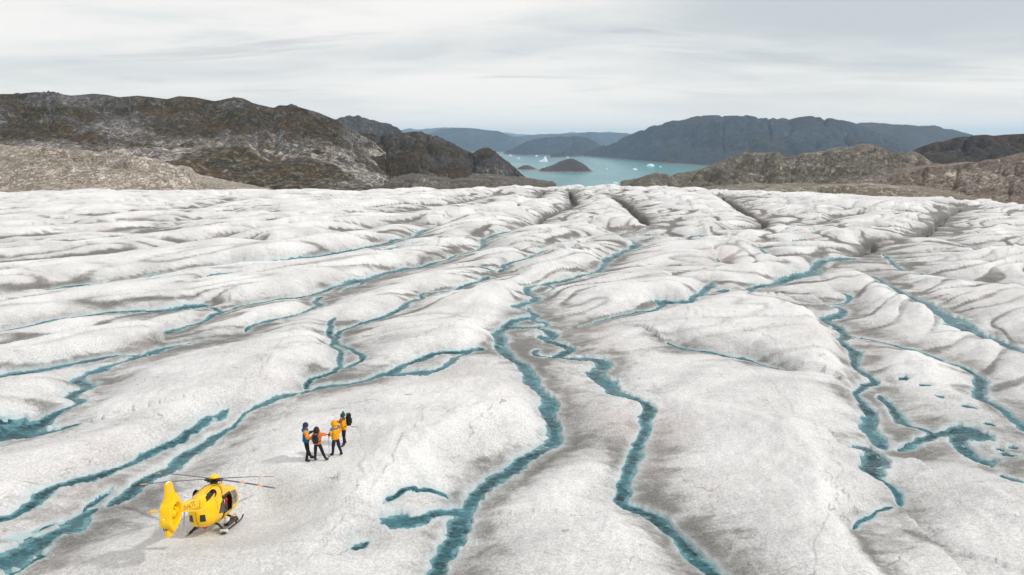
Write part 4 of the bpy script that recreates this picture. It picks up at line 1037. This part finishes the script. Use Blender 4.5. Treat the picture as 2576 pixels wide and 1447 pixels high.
for k in range(10):
    a = 2*PI*(k+.12*math.sin(k*2.2))/10; d = Vector((math.cos(a), 0, math.sin(a))); tg = Vector((-math.sin(a), 0, math.cos(a)))
    m = Mesh(); rs = []
    for r_ in (.15, FRI-.02):
        p = Vector((FCX, .02, FCZ))+d*r_; w_ = tg*.055+Vector((0, .04, 0)); th = Vector((0, .010, 0))-tg*.006
        rs.append([p-w_-th, p+w_-th, p+w_+th, p-w_+th])
    m.loft(rs); m.build('tail_rotor_blade', drk, shroud)
for k in range(3):
    a = .5+2*PI*k/3; d = Vector((math.cos(a), 0, math.sin(a)))
    m = Mesh(); m.tube([Vector((FCX, .14, FCZ))+d*.1, Vector((FCX, .14, FCZ))+d*(FRI+.02)], .035, 8); m.build('stator_vane', yel, shroud)
m = Mesh(); m.ball((FCX+.15, -.36, FCZ-.80), .035, 8, 4); m.build('position_light', lam, shroud)
m = Mesh(); m.ball((FCX-.96, 0, FCZ-.12), .05, 8, 4); m.build('position_light', lam, shroud)
for s_ in (-.06, .06):
    m = Mesh(); m.box((FCX-.74, s_, FCZ-.72), (.02, .05, .22), Matrix.Rotation(-.75, 3, 'Y')); m.build('vent', drk, shroud)
# stabiliser
m = Mesh(); rs = []
for y in np.linspace(-1.62, 1.62, 9):
    c = .42-.06*abs(y)/1.6
    rs.append([(-5.75+c*.5*math.cos(a), y, 2.44+.035*math.sin(a)) for a in np.linspace(0, 2*PI, 13)[:-1]])
m.loft(rs); stab = m.build('stabiliser', yel, heli)
for s_ in (-1, 1):
    m = Mesh(); m.box((-5.75, s_*1.64, 2.44), (.46, .035, .16)); m.build('end_plate', yel, stab)
# main rotor
m = Mesh(); m.tube([(0, 0, 2.70), (0, 0, 2.85), (0, 0, 2.95), (0, 0, 3.30)], [.34, .22, .13, .12], 16)
for k in range(4):
    a = k*PI/2+.5; m.tube([(.2*math.cos(a), .2*math.sin(a), 2.78), (.16*math.cos(a+.5), .16*math.sin(a+.5), 3.15)], .03, 6)
m.tube([(0, 0, 2.98), (0, 0, 3.05)], [.27, .27], 18)
mast = m.build('rotor_mast', drk, heli)
m = Mesh(); m.ball((0, 0, 3.33), .34, 22, 7, (1, 1, .58), lo=0); m.tube([(0, 0, 3.28), (0, 0, 3.335)], [.31, .34], 22); m.build('rotor_cap', yel, mast)
RB = 5.75; RK = .965
for k in range(4):
    wa = math.radians((-24, 64, 156, 244)[k])              # world bearing of the blade, from +X towards +Y
    a = wa-(PI/2-yaw); d = Vector((math.cos(a), math.sin(a), 0)); tg = Vector((-math.sin(a), math.cos(a), 0))
    m = Mesh(); rs = []; st = [.62, .95, 1.25, 2.0, 2.6, 3.05, 3.6, 4.25, 4.7, 5.35, 5.75]
    for r_ in st:
        ch = .08 if r_ < .9 else .145; ch = ch if r_ < 5.5 else .11
        z = 3.23 + .075*(r_/RB)-.16*(r_/RB)**2
        r_ = r_*RK if r_ > 2 else r_
        p = d*r_+Vector((0, 0, z-.10*d.x*r_+.085*d.y*r_)); tw = .10-.10*r_/RB
        wv = tg*math.cos(tw)+Vector((0, 0, math.sin(tw))); nv = d.cross(wv)
        rs.append([p+wv*ch*c_*1.0+nv*.030*h_ for c_, h_ in ((1, 0), (.5, 1), (-.3, .7), (-1, 0), (-.3, -.5), (.5, -.8))])
    m.loft(rs)
    m.bm.faces.ensure_lookup_table()
    for f in m.bm.faces:
        r_ = f.calc_center_median().dot(d)
        if ((k == 0 and (2.6 < r_ < 3.05 or 4.1 < r_ < 4.55)) or (k == 1 and 4.1 < r_ < 4.55) or (k > 1 and r_ > 5.2)): f.material_index = 1
    bl = m.build('rotor_blade', [gry, org], mast)
    m = Mesh(); m.tube([d*.10+Vector((0, 0, 3.15)), d*.75+Vector((0, 0, 3.20-.07*d.x+.06*d.y))], [.10, .065], 8); m.box(d*.52+tg*.10+Vector((0, 0, 3.15)), (.16, .10, .10), Matrix.Rotation(a, 3, 'Z'))
    m.tube([d*.45+tg*.14+Vector((0, 0, 3.13)), d*.14+tg*.12+Vector((0, 0, 3.0))], .022, 6)
    m.build('blade_grip', drk, mast)
# undercarriage
for s_ in (-1, 1):
    m = Mesh(); m.tube([(-1.55, s_*1.18, .06), (-1.2, s_*1.18, .05), (1.9, s_*1.18, .05), (2.35, s_*1.18, .09), (2.68, s_*1.18, .28)], .052, 10)
    sk = m.build('skid', blk, heli)
    m = Mesh(); m.box((-1.10, s_*1.18, .03), (.55, .30, .025)); m.build('snow_pad', blk, sk)
    m = Mesh()
    if s_ < 0: m.tube([(-1.15, -1.42, .13), (-1.15, -1.38, .13), (-1.15, -.92, .13), (-1.15, -.88, .13)], [.09, .115, .115, .09], 14)
    else: m.tube([(-1.72, 1.18, .14), (-1.66, 1.18, .14), (-1.42, 1.18, .14), (-1.38, 1.18, .14)], [.10, .125, .125, .10], 14)
    m.build('float_bag', wht, sk)
for x in (-.95, 1.35):
    for s_ in (-1, 1):
        m = Mesh(); m.tube([(x, 0, .62), (x, s_*.45, .60), (x, s_*.72, .50), (x, s_*1.05, .16), (x, s_*1.18, .06)], [.065, .065, .07, .07, .06], 10)
        m.build('cross_tube', blk, heli)
m = Mesh(); m.box((.25, -1.12, .40), (1.75, .30, .20)); m.box((.25, -1.12, .52), (1.80, .34, .03)); stp = m.build('boarding_step', blk, heli)
m = Mesh()
m.tube([(x, -1.06, .61) for x in np.linspace(-.78, -.08, 13)], [.05, .11, .13, .125, .095, .125, .13, .125, .095, .125, .13, .11, .05], 12)
m.build('rolled_bundle', wht, stp)
m = Mesh(); m.tube([(.9, -.95, .56), (1.35, -.95, .62), (1.35, -1.1, .60)], .035, 6); m.build('grab_rail', orf, stp)
for s_ in (-1, 1):
    m = Mesh(); m.tube([(1.45, s_*1.0, .45), (1.5, s_*1.12, .24), (1.52, s_*1.16, .16)], [.10, .12, .08], 8); m.build('float_canister', blk, heli)
m = Mesh(); m.box((-1.45, 0, .50), (.30, .26, .12)); m.ball((-1.45, 0, .46), .10, 10, 5); m.build('belly_beacon', red, fuselage)
m = Mesh(); m.tube([(-4.9, 0, 2.2), (-4.92, 0, 1.35)], [.025, .010], 6); m.build('aerial', drk, boom)
m = Mesh(); m.tube([(1.0, -.18, 2.70), (.93, -.18, 3.12)], [.045, .018], 6); m.build('aerial', yel, cow)
m = Mesh(); m.ball((-.2, -.86, .72), .06, 8, 4); m.build('position_light', orf, fuselage)
# ================================================================== PEOPLE
def cloth(name, col, rough=.8, var=.18, vs=9):
    m, t, b = new_mat(name)
    tc_ = t.node('ShaderNodeTexCoord').outputs['Object']
    n = t.noise(t.mapping(tc_, (1, 1, .45)), vs, 5, .65, .8)
    t.set(b, 'Base Color', t.mix(t.maprange(n, .35, .68), tuple(c*(1-var) for c in col), tuple(min(1, c*(1+.4*var)) for c in col)))
    b.inputs['Roughness'].default_value = rough; b.inputs['Specular IOR Level'].default_value = .25
    t.set(b, 'Normal', t.bump(n, .6, .03))
    return m
skin_m = cloth('skin', (.56, .30, .21), .55, .10)
c_or = cloth('orange_shell', (.80, .28, .02)); c_bl = cloth('blue_shell', (.012, .13, .27)); c_cor = cloth('coral_orange_shell', (.82, .17, .045))
c_ye = cloth('golden_yellow_shell', (.82, .36, .005)); c_gy = cloth('grey_yoke', (.13, .14, .16)); c_bk = cloth('black_trousers', (.016, .015, .020))
c_nv = cloth('navy_trousers', (.016, .020, .055)); c_bt = cloth('dark_boots', (.028, .024, .024), .6); c_bb = cloth('brown_boots', (.050, .036, .036), .6)
c_hn = cloth('navy_wool', (.040, .042, .085), .95, .3, 30); c_hg = cloth('green_wool', (.035, .085, .075), .95, .3, 30); c_fur = cloth('brown_hair', (.060, .030, .018), .8, .5, 25)
c_fr = cloth('fur_trim', (.20, .125, .07), .95, .5, 30); c_pkg = cloth('dark_green_pack', (.022, .045, .042), .8, .5, 18); c_pkb = cloth('black_pack', (.012, .012, .017), .7, .3)
c_gl = cloth('black_glove', (.012, .012, .014), .7); c_gm = cloth('maroon_glove', (.10, .015, .04), .8); c_wl = cloth('pale_patch', (.75, .66, .55), .7); eye_m = simple_mat('eye', (.02, .015, .012), .3)
alu = simple_mat('pole_alloy', (.32, .32, .33), .35, metal=.7); c_rd = simple_mat('red_badge', (.5, .03, .04), .6)

def skin_mesh(name, V, E, Rr, mats, parent, sub=2, post=None):
    """grow a surface round a skeleton of joints; V name->point, Rr name->radius or (rx, ry)"""
    keys = list(V); ix = {k: i for i, k in enumerate(keys)}
    me = bpy.data.meshes.new(name); me.from_pydata([V[k] for k in keys], [(ix[a], ix[c]) for a, c in E], [])
    o = bpy.data.objects.new(name, me); COL.objects.link(o)
    md = o.modifiers.new('skin', 'SKIN'); md.use_smooth_shade = True; md.branch_smoothing = .4
    for k in keys:
        r_ = Rr[k]; r_ = r_ if isinstance(r_, tuple) else (r_, r_)
        sv = me.skin_vertices[0].data[ix[k]]; sv.radius = r_; sv.use_root = (k == keys[0])
    sb = o.modifiers.new('sub', 'SUBSURF'); sb.levels = sub; sb.render_levels = sub
    dg = bpy.context.evaluated_depsgraph_get()
    out_ = bpy.data.meshes.new_from_object(o.evaluated_get(dg))
    bpy.data.objects.remove(o); bpy.data.meshes.remove(me)
    out_.name = name
    for p in out_.polygons: p.use_smooth = True
    if post: post(out_)
    return link_mesh(name, out_, mats, parent)
def chain(*ks): return list(zip(ks[:-1], ks[1:]))
def lp(a, b, t): return tuple(a[i]+(b[i]-a[i])*t for i in range(3))

def person(vx, vy, face_az, pose, wear, label, z_hint=0.05, tall=1.0):
    """x right, y forward, z up in the figure's own frame; face_az is the bearing looked towards, from +Y towards +X"""
    x, y = ground_pt(vx, vy, z_hint)
    z = float(surface(np.array([x]), np.array([y]))[1][0])
    root = empty('person', (x, y, z), (0, 0, -math.radians(face_az))); root.scale = (tall, tall, tall)
    tag(root, label, 'person')
    J = dict(pelvis=(0, 0, .93), waist=(0, .01, 1.08), chest=(0, .0, 1.28), neck=(0, .01, 1.47), neck2=(0, .02, 1.53), head=(0, .035, 1.62), crown=(0, .03, 1.72),
             ls=(-.17, 0, 1.42), rs=(.17, 0, 1.42), le=(-.25, 0, 1.14), re=(.25, 0, 1.14), lw=(-.25, .12, .90), rw=(.25, .12, .90),
             lh=(-.09, 0, .90), rh=(.09, 0, .90), lk=(-.10, .02, .50), rk=(.10, .02, .50), la=(-.11, -.01, .10), ra=(.11, -.01, .10))
    J.update(pose)
    # ---- body: one continuous surface from crown to toes and fingertips
    V = {k: J[k] for k in ('pelvis', 'waist', 'chest', 'neck', 'neck2', 'head', 'crown', 'ls', 'rs', 'le', 're', 'lw', 'rw', 'lh', 'rh', 'lk', 'rk', 'la', 'ra')}
    hd = Vector(J['head']); hf = Vector((math.sin(wear.get('turn', 0)), math.cos(wear.get('turn', 0)), 0))
    V['face'] = tuple(hd+hf*.055+Vector((0, 0, -.035))); V['nose'] = tuple(hd+hf*.105+Vector((0, 0, -.01)))
    E = chain('pelvis', 'waist', 'chest', 'neck', 'neck2', 'head', 'crown')+[('head', 'face'), ('face', 'nose')]
    E += chain('chest', 'ls', 'le', 'lw')+chain('chest', 'rs', 're', 'rw')+chain('pelvis', 'lh', 'lk', 'la')+chain('pelvis', 'rh', 'rk', 'ra')
    Rr = dict(pelvis=(.08, .07), waist=(.10, .08), chest=(.15, .10), neck=.06, neck2=.052, head=(.074, .088), crown=(.062, .075), face=.05, nose=.018, ls=.055, rs=.055, le=.042, re=.042, lw=.030, rw=.030, lh=.055, rh=.055, lk=.050, rk=.050, la=.042, ra=.042)
    for s in 'lr':
        a = Vector(J[s+'a']); td = Vector(J.get(s+'toe', (0, 1, 0))).normalized()
        V[s+'t'] = tuple(a+td*.16+Vector((0, 0, -.06))); Rr[s+'t'] = .035; E.append((s+'a', s+'t'))
        w_ = Vector(J[s+'w']); e_ = Vector(J[s+'e']); d = (w_-e_).normalized()
        sd = d.cross(Vector((0, 0, 1))); sd = sd.normalized() if sd.length > .1 else Vector((1, 0, 0))
        up_ = sd.cross(d)
        pal = w_+d*.075; V[s+'p'] = tuple(pal); Rr[s+'p'] = (.036, .018); E.append((s+'w', s+'p'))
        for i, ln in enumerate((.075, .085, .08, .062)):
            q = pal+sd*(.027-.018*i)+d*.012; k1, k2 = f'{s}f{i}a', f'{s}f{i}b'
            V[k1] = tuple(q+d*ln*.5-up_*.004); V[k2] = tuple(q+d*ln*.85-up_*.028)
            Rr[k1] = .009; Rr[k2] = .008; E += [(s+'p', k1), (k1, k2)]
        V[s+'th'] = tuple(w_+d*.05+sd*.045-up_*.01); V[s+'th2'] = tuple(w_+d*.085+sd*.055-up_*.02); Rr[s+'th'] = .012; Rr[s+'th2'] = .009
        E += [(s+'w', s+'th'), (s+'th', s+'th2')]
    def paint(me_):
        gl = wear.get('glove')
        if gl is None: return
        for p in me_.polygons:
            c = p.center
            for s in 'lr':
                w_ = Vector(J[s+'w']); d = (w_-Vector(J[s+'e'])).normalized()
                if (c-w_).dot(d) > -.03 and (c-w_).length < .24: p.material_index = 1
    body = skin_mesh('body', V, E, Rr, [skin_m, wear.get('glove', skin_m)], root, 2, paint)
    # ---- trousers, boots
    T = {k: J[k] for k in ('pelvis', 'lh', 'rh', 'lk', 'rk')}
    T['top'] = lp(J['pelvis'], J['waist'], .8); TE = [('pelvis', 'top')]
    TR = dict(pelvis=(.18, .145), top=(.17, .135), lh=.115, rh=.115, lk=.086, rk=.086)
    for s in 'lr':
        T[s+'m'] = lp(J[s+'h'], J[s+'k'], .5); T[s+'c'] = lp(J[s+'k'], J[s+'a'], .5); T[s+'b'] = lp(J[s+'k'], J[s+'a'], .93)
        TR[s+'m'] = .098; TR[s+'c'] = .070; TR[s+'b'] = .068
        TE += chain('pelvis', s+'h', s+'m', s+'k', s+'c', s+'b')
    skin_mesh('trousers', T, TE, TR, [wear['legs']], root, 1)
    for s in 'lr':
        a = Vector(J[s+'a']); td = Vector(J.get(s+'toe', (0, 1, 0))).normalized()
        Bv = dict(a=tuple(a+Vector((0, 0, .10))), b=tuple(a+Vector((0, 0, -.02))), h=tuple(a-td*.055+Vector((0, 0, -.05))), m=tuple(a+td*.09+Vector((0, 0, -.055))), t=tuple(a+td*.19+Vector((0, 0, -.06))))
        def flat(me_, zf=-.012):
            for v in me_.vertices:
                if v.co.z < zf: v.co.z = zf
        skin_mesh('boot', Bv, chain('a', 'b', 'm', 't')+[('b', 'h')], dict(a=.062, b=.066, h=.045, m=.056, t=.046), [wear['boots']], root, 1, flat)
    # ---- jacket: torso and sleeves
    lo = wear.get('hem', .06)
    K = dict(chest=J['chest'], waist=J['waist'], hip=lp(J['pelvis'], J['waist'], .3), hem=(J['pelvis'][0], J['pelvis'][1], J['pelvis'][2]-lo), col=lp(J['neck'], J['neck2'], .3), colt=lp(J['neck2'], J['head'], .15))
    KR = dict(chest=(.235, .175), waist=(.225, .172), hip=(.23, .178), hem=(.225, .175), col=(.105, .10), colt=(.088, .088))
    KE = chain('chest', 'waist', 'hip', 'hem')+chain('chest', 'col', 'colt')
    for s in 'lr':
        K[s+'s'] = J[s+'s']; K[s+'u'] = lp(J[s+'s'], J[s+'e'], .55); K[s+'e'] = J[s+'e']; K[s+'f'] = lp(J[s+'e'], J[s+'w'], .5); K[s+'w'] = lp(J[s+'e'], J[s+'w'], .96)
        KR[s+'s'] = .112; KR[s+'u'] = .098; KR[s+'e'] = .088; KR[s+'f'] = .078; KR[s+'w'] = .056
        KE += chain('chest', s+'s', s+'u', s+'e', s+'f', s+'w')
    def jpaint(me_):
        f_ = wear.get('paint')
        if f_:
            for p in me_.polygons: p.material_index = f_(p.center, J)
    jac = skin_mesh('jacket', K, KE, KR, wear['jacket'], root, 2, jpaint)
    # ---- face details
    rt = hf.cross(Vector((0, 0, 1)))
    if wear.get('face', True):
        for s in (-1, 1):
            m = Mesh(); m.ball(hd+hf*.082+rt*s*.030+Vector((0, 0, .012)), .010, 8, 4); m.build('eye', eye_m, body)
            m = Mesh(); m.ball(hd+rt*s*.080+Vector((0, 0, -.01)), .024, 8, 4, (.5, .8, 1.2)); m.build('ear', skin_m, body)
        m = Mesh(); m.ball(hd+hf*.086+Vector((0, 0, -.062)), .022, 8, 4, (1, .5, .4)); m.build('mouth', c_gm, body)
    return root, J, hd, hf, body

def beanie(root, hd, hf, mat, pom=None, slump=0.0):
    m = Mesh(); c = hd+Vector((0, 0, .055))-hf*.012
    seg = 22; rs = []
    for z, r_ in ((-.075, .108), (-.035, .118), (-.02, .112), (.03, .110), (.075, .092), (.105, .062), (.122, .02)):
        rs.append([c+Vector((r_*math.cos(k*2*PI/seg), r_*1.08*math.sin(k*2*PI/seg), z)) - hf*slump*(z+.08) + hf*(-.02 if z < -.06 else 0) for k in range(seg)])
    m.loft(rs); h = m.build('hat', mat, root, 60)
    if pom is not None:
        m = Mesh(); m.ball(c+Vector((0, 0, .155))-hf*slump*.2, .052, 12, 8); m.build('bobble', pom, h)
    return h

# --- left: blue and orange jacket, navy hat, hands raised in front
BASE = PEOPLE_C
def pA(c, J):
    if abs(c.x-J['chest'][0]) > .225 and c.z < 1.5: return 0
    if c.z > 1.34 and abs(c.x) > .11: return 0
    return 1
rA, J, hd, hf, bd = person(773, 1156, 68, dict(
    ls=(-.18, .02, 1.40), rs=(.18, .02, 1.40), le=(-.24, .08, 1.14), re=(.27, .05, 1.13), lw=(-.10, .33, 1.30), rw=(.10, .30, 1.08), rk=(.12, .05, .50), lk=(-.10, .03, .51), ra=(.15, -.05, .10), la=(-.13, .17, .10)),
    dict(jacket=[c_or, c_bl], paint=pA, legs=c_bk, boots=c_bt, glove=c_gl, turn=0, hem=.05), 'person in a blue and orange jacket and navy hat at the left of the group', tall=1.05)
beanie(rA, hd, hf, c_hn)
m = Mesh(); seg = 18
m.loft([[(r_*math.cos(k*2*PI/seg), .0+r_*.95*math.sin(k*2*PI/seg)-.015, z) for k in range(seg)] for z, r_ in ((1.41, .15), (1.46, .155), (1.52, .125), (1.53, .11), (1.47, .10))], cap=False); m.build('collar', c_bl, rA, 60)
m = Mesh(); m.box((.13, .145, 1.33), (.05, .012, .05)); m.build('badge', c_wl, rA)

# --- front: coral jacket seen from behind, fur-edged hair, small green pack, right arm out on a pole
rB, J, hd, hf, bd = person(801, 1157, 4, dict(
    pelvis=(0, 0, .92), rs=(.17, 0, 1.40), ls=(-.17, 0, 1.40), re=(.32, .10, 1.36), rw=(.44, .18, 1.31), le=(-.24, .02, 1.13), lw=(-.22, .14, .90), head=(-.02, .06, 1.60), crown=(-.02, .06, 1.70),
    lk=(-.13, .03, .50), la=(-.15, -.03, .10), rk=(.20, .03, .51), ra=(.36, .03, .10), rtoe=(.55, .9, 0), rh=(.10, 0, .90)),
    dict(jacket=[c_cor, c_gy], paint=lambda c, J: 1 if c.z > 1.435 and abs(c.x) < .16 else 0, legs=c_bk, boots=c_bb, glove=c_gm, hem=.05), 'person in a coral orange jacket seen from behind with arm stretched to a pole', tall=.94)
m = Mesh(); m.ball(hd+Vector((0, -.015, .045)), .122, 18, 10, (1.05, 1.05, 1.05)); m.ball(hd+Vector((0, -.055, -.05)), .10, 14, 8, (1.1, .9, 1.1)); m.build('hair', c_fur, rB, 70)
m = Mesh(); pts = [hd+Vector((.135*math.cos(a), -.03+.06*math.sin(a), -.045+.12*math.sin(a))) for a in np.linspace(-.7, 3.84, 22)]
m.tube(pts, [.030+.012*random.random() for _ in pts], 8); m.build('fur_trim', c_fr, rB, 70)
# --- right front: golden jacket with hood up, hands together, navy trousers
def pC(c, J): return 1 if (c.z > 1.36 and c.y < .10 and abs(c.x) < .25 and c.z < 1.49) else 0
rC, J, hd, hf, bd = person(847, 1145, -48, dict(
    ls=(-.18, .02, 1.41), rs=(.18, .02, 1.41), le=(-.27, .04, 1.14), re=(.27, .04, 1.14), lw=(-.10, .24, 1.05), rw=(.10, .24, 1.05), head=(0, .06, 1.62), crown=(0, .06, 1.72),
    lk=(-.12, .07, .50), la=(-.12, .14, .10), rk=(.13, -.02, .50), ra=(.20, -.13, .10), ltoe=(-.25, 1, 0)),
    dict(jacket=[c_ye, c_gy], paint=pC, legs=c_nv, boots=c_bt, glove=c_gl, hem=.10), 'person in a golden jacket with the hood up and navy trousers, at the front right', tall=.98)
m = Mesh(); seg = 20; rs = []
for q, r_ in ((-.150, .03), (-.135, .085), (-.09, .128), (-.02, .145), (.05, .142), (.085, .130), (.078, .115), (.02, .118)):
    rs.append([hd+Vector((r_*1.0*math.cos(k*2*PI/seg), q, .02+r_*1.12*math.sin(k*2*PI/seg)-.02*(q < -.1))) for k in range(seg)])
m.loft(rs, cap=False); m.face([tuple(p) for p in rs[0]]); m.tube([hd+Vector((0, -.02, -.08)), hd+Vector((0, -.01, -.15))], [.12, .14], 16); m.build('hood', c_ye, rC, 60)
m = Mesh(); m.box((-.285, -.03, 1.335), (.03, .13, .07), Matrix.Rotation(.25, 3, 'Y')); m.build('shoulder_patch', c_wl, rC)
m = Mesh(); m.box((-.33, .03, 1.19), (.02, .035, .15), Matrix.Rotation(.3, 3, 'Y')); m.build('arm_pocket', c_bk, rC)
m = Mesh(); m.box((0, .16, 1.635), (.17, .035, .05)); m.build('goggles', c_gl, rC)
# --- back right: golden jacket, green bobble hat, big black pack
rD, J, hd, hf, bd = person(867, 1119, -118, dict(
    ls=(-.18, .02, 1.41), rs=(.18, .02, 1.41), le=(-.26, .10, 1.15), re=(.26, .10, 1.16), lw=(-.02, .30, 1.16), rw=(.06, .30, 1.38), head=(0, .05, 1.62), crown=(0, .04, 1.72),
    lk=(-.11, .04, .50), la=(-.12, .06, .10), rk=(.10, .02, .50), ra=(.12, -.08, .10), ltoe=(-.3, 1, 0)),
    dict(jacket=[c_ye, c_gy], paint=lambda c, J: 1 if (c.z > 1.44 and c.y < .05) else 0, legs=c_bk, boots=c_bb, glove=c_ye, hem=.06), 'person in a golden jacket and green bobble hat wearing the big black pack', tall=.93)
beanie(rD, hd, hf, c_hg, c_hg, .25)
m = Mesh(); m.box((-.22, .10, 1.36), (.10, .012, .06), Matrix.Rotation(.3, 3, 'Y')); m.build('shoulder_patch', c_wl, rD)

# ---- packs and poles rest on their wearers
def pack(wearer, size, zc, mat, label, name, badge=None, straps=True):
    w_, d_, h_ = size
    root = empty(name); root.matrix_world = wearer.matrix_basis.copy()
    tag(root, label, 'backpack')
    m = Mesh(); rs = []
    for z, k in ((-.5, .62), (-.47, .86), (-.35, 1.0), (-.05, 1.04), (.2, 1.0), (.36, .90), (.46, .70), (.5, .35)):
        ring = []
        for i in range(24):
            a = 2*PI*i/24; c, s_ = math.cos(a), math.sin(a)
            yy_ = math.copysign(abs(s_)**.6, s_)*d_/2*k
            ring.append((math.copysign(abs(c)**.6, c)*w_/2*k, -.15-d_/2+yy_-.02*(z > .3), zc+z*h_))
        rs.append(ring)
    m.loft(rs); m.build('pack_body', mat, root, 60)
    m = Mesh(); m.box((0, -.15-d_-.012, zc-.10*h_), (w_*.62, .05, h_*.42)); m.build('pocket', mat, root)
    m = Mesh(); m.box((0, -.17-d_*.5, zc+.47*h_), (w_*.80, d_*.85, .06)); m.build('lid', mat, root)
    for s_ in (-1, 1):
        m = Mesh(); m.tube([(s_*.10, -.17, zc+.42*h_), (s_*.115, -.06, 1.525), (s_*.125, .08, 1.49), (s_*.135, .165, 1.36), (s_*.17, .13, 1.18), (s_*.19, -.05, 1.08), (s_*.15, -.17, zc-.38*h_)], .016, 6); m.build('strap', mat, root)
    if badge is not None:
        m = Mesh(); m.box((w_*.2, -.15-d_-.03, zc-.12*h_), (.05, .03, .05)); m.build('badge', badge, root)
    return root
pack(rB, (.27, .14, .42), 1.22, c_pkg, 'small dark green daypack on the back of the coral jacket', 'backpack')
pk = pack(rD, (.34, .24, .60), 1.36, c_pkb, 'large black backpack with a red badge on the golden jacket', 'backpack', c_rd)
for ln in ([(.17, -.30, 1.08), (.15, -.38, .98), (.10, -.46, .88)], [(.10, -.46, .88), (.02, -.60, .90), (-.06, -.70, .86)]):
    m = Mesh(); m.tube(ln, .012, 6); m.build('loose_strap', c_pkb, pk)
# pole from the outstretched hand to the ice
Mb = rB.matrix_basis; hand = Mb @ Vector((.515, .21, 1.29))
px_, py_ = ground_pt(828, 1150, .03); pz_ = float(surface(np.array([px_]), np.array([py_]))[1][0])
tip = Vector((px_, py_, pz_)); top = hand + (hand-tip).normalized()*.05
pole = empty('trekking_pole', tip); tag(pole, 'thin grey trekking pole held upright in the outstretched hand', 'trekking pole')
a_, c_ = Vector((0, 0, 0)), top-tip
m = Mesh(); m.tube([a_, a_.lerp(c_, .45), a_.lerp(c_, .46), a_.lerp(c_, .9)], [.006, .008, .011, .011], 8); m.build('shaft', alu, pole)
m = Mesh(); m.tube([a_.lerp(c_, .88), a_.lerp(c_, .95), c_], [.016, .020, .022], 10); m.build('grip', c_gl, pole)
m = Mesh(); m.tube([a_.lerp(c_, .045), a_.lerp(c_, .05)], [.045, .045], 12); m.build('basket', c_gl, pole)
m = Mesh(); m.tube([a_.lerp(c_, .97), a_.lerp(c_, .93)+Vector((.04, -.02, 0)), a_.lerp(c_, .84)+Vector((.03, -.03, 0)), a_.lerp(c_, .88)], .008, 6); m.build('wrist_strap', c_gm, pole)
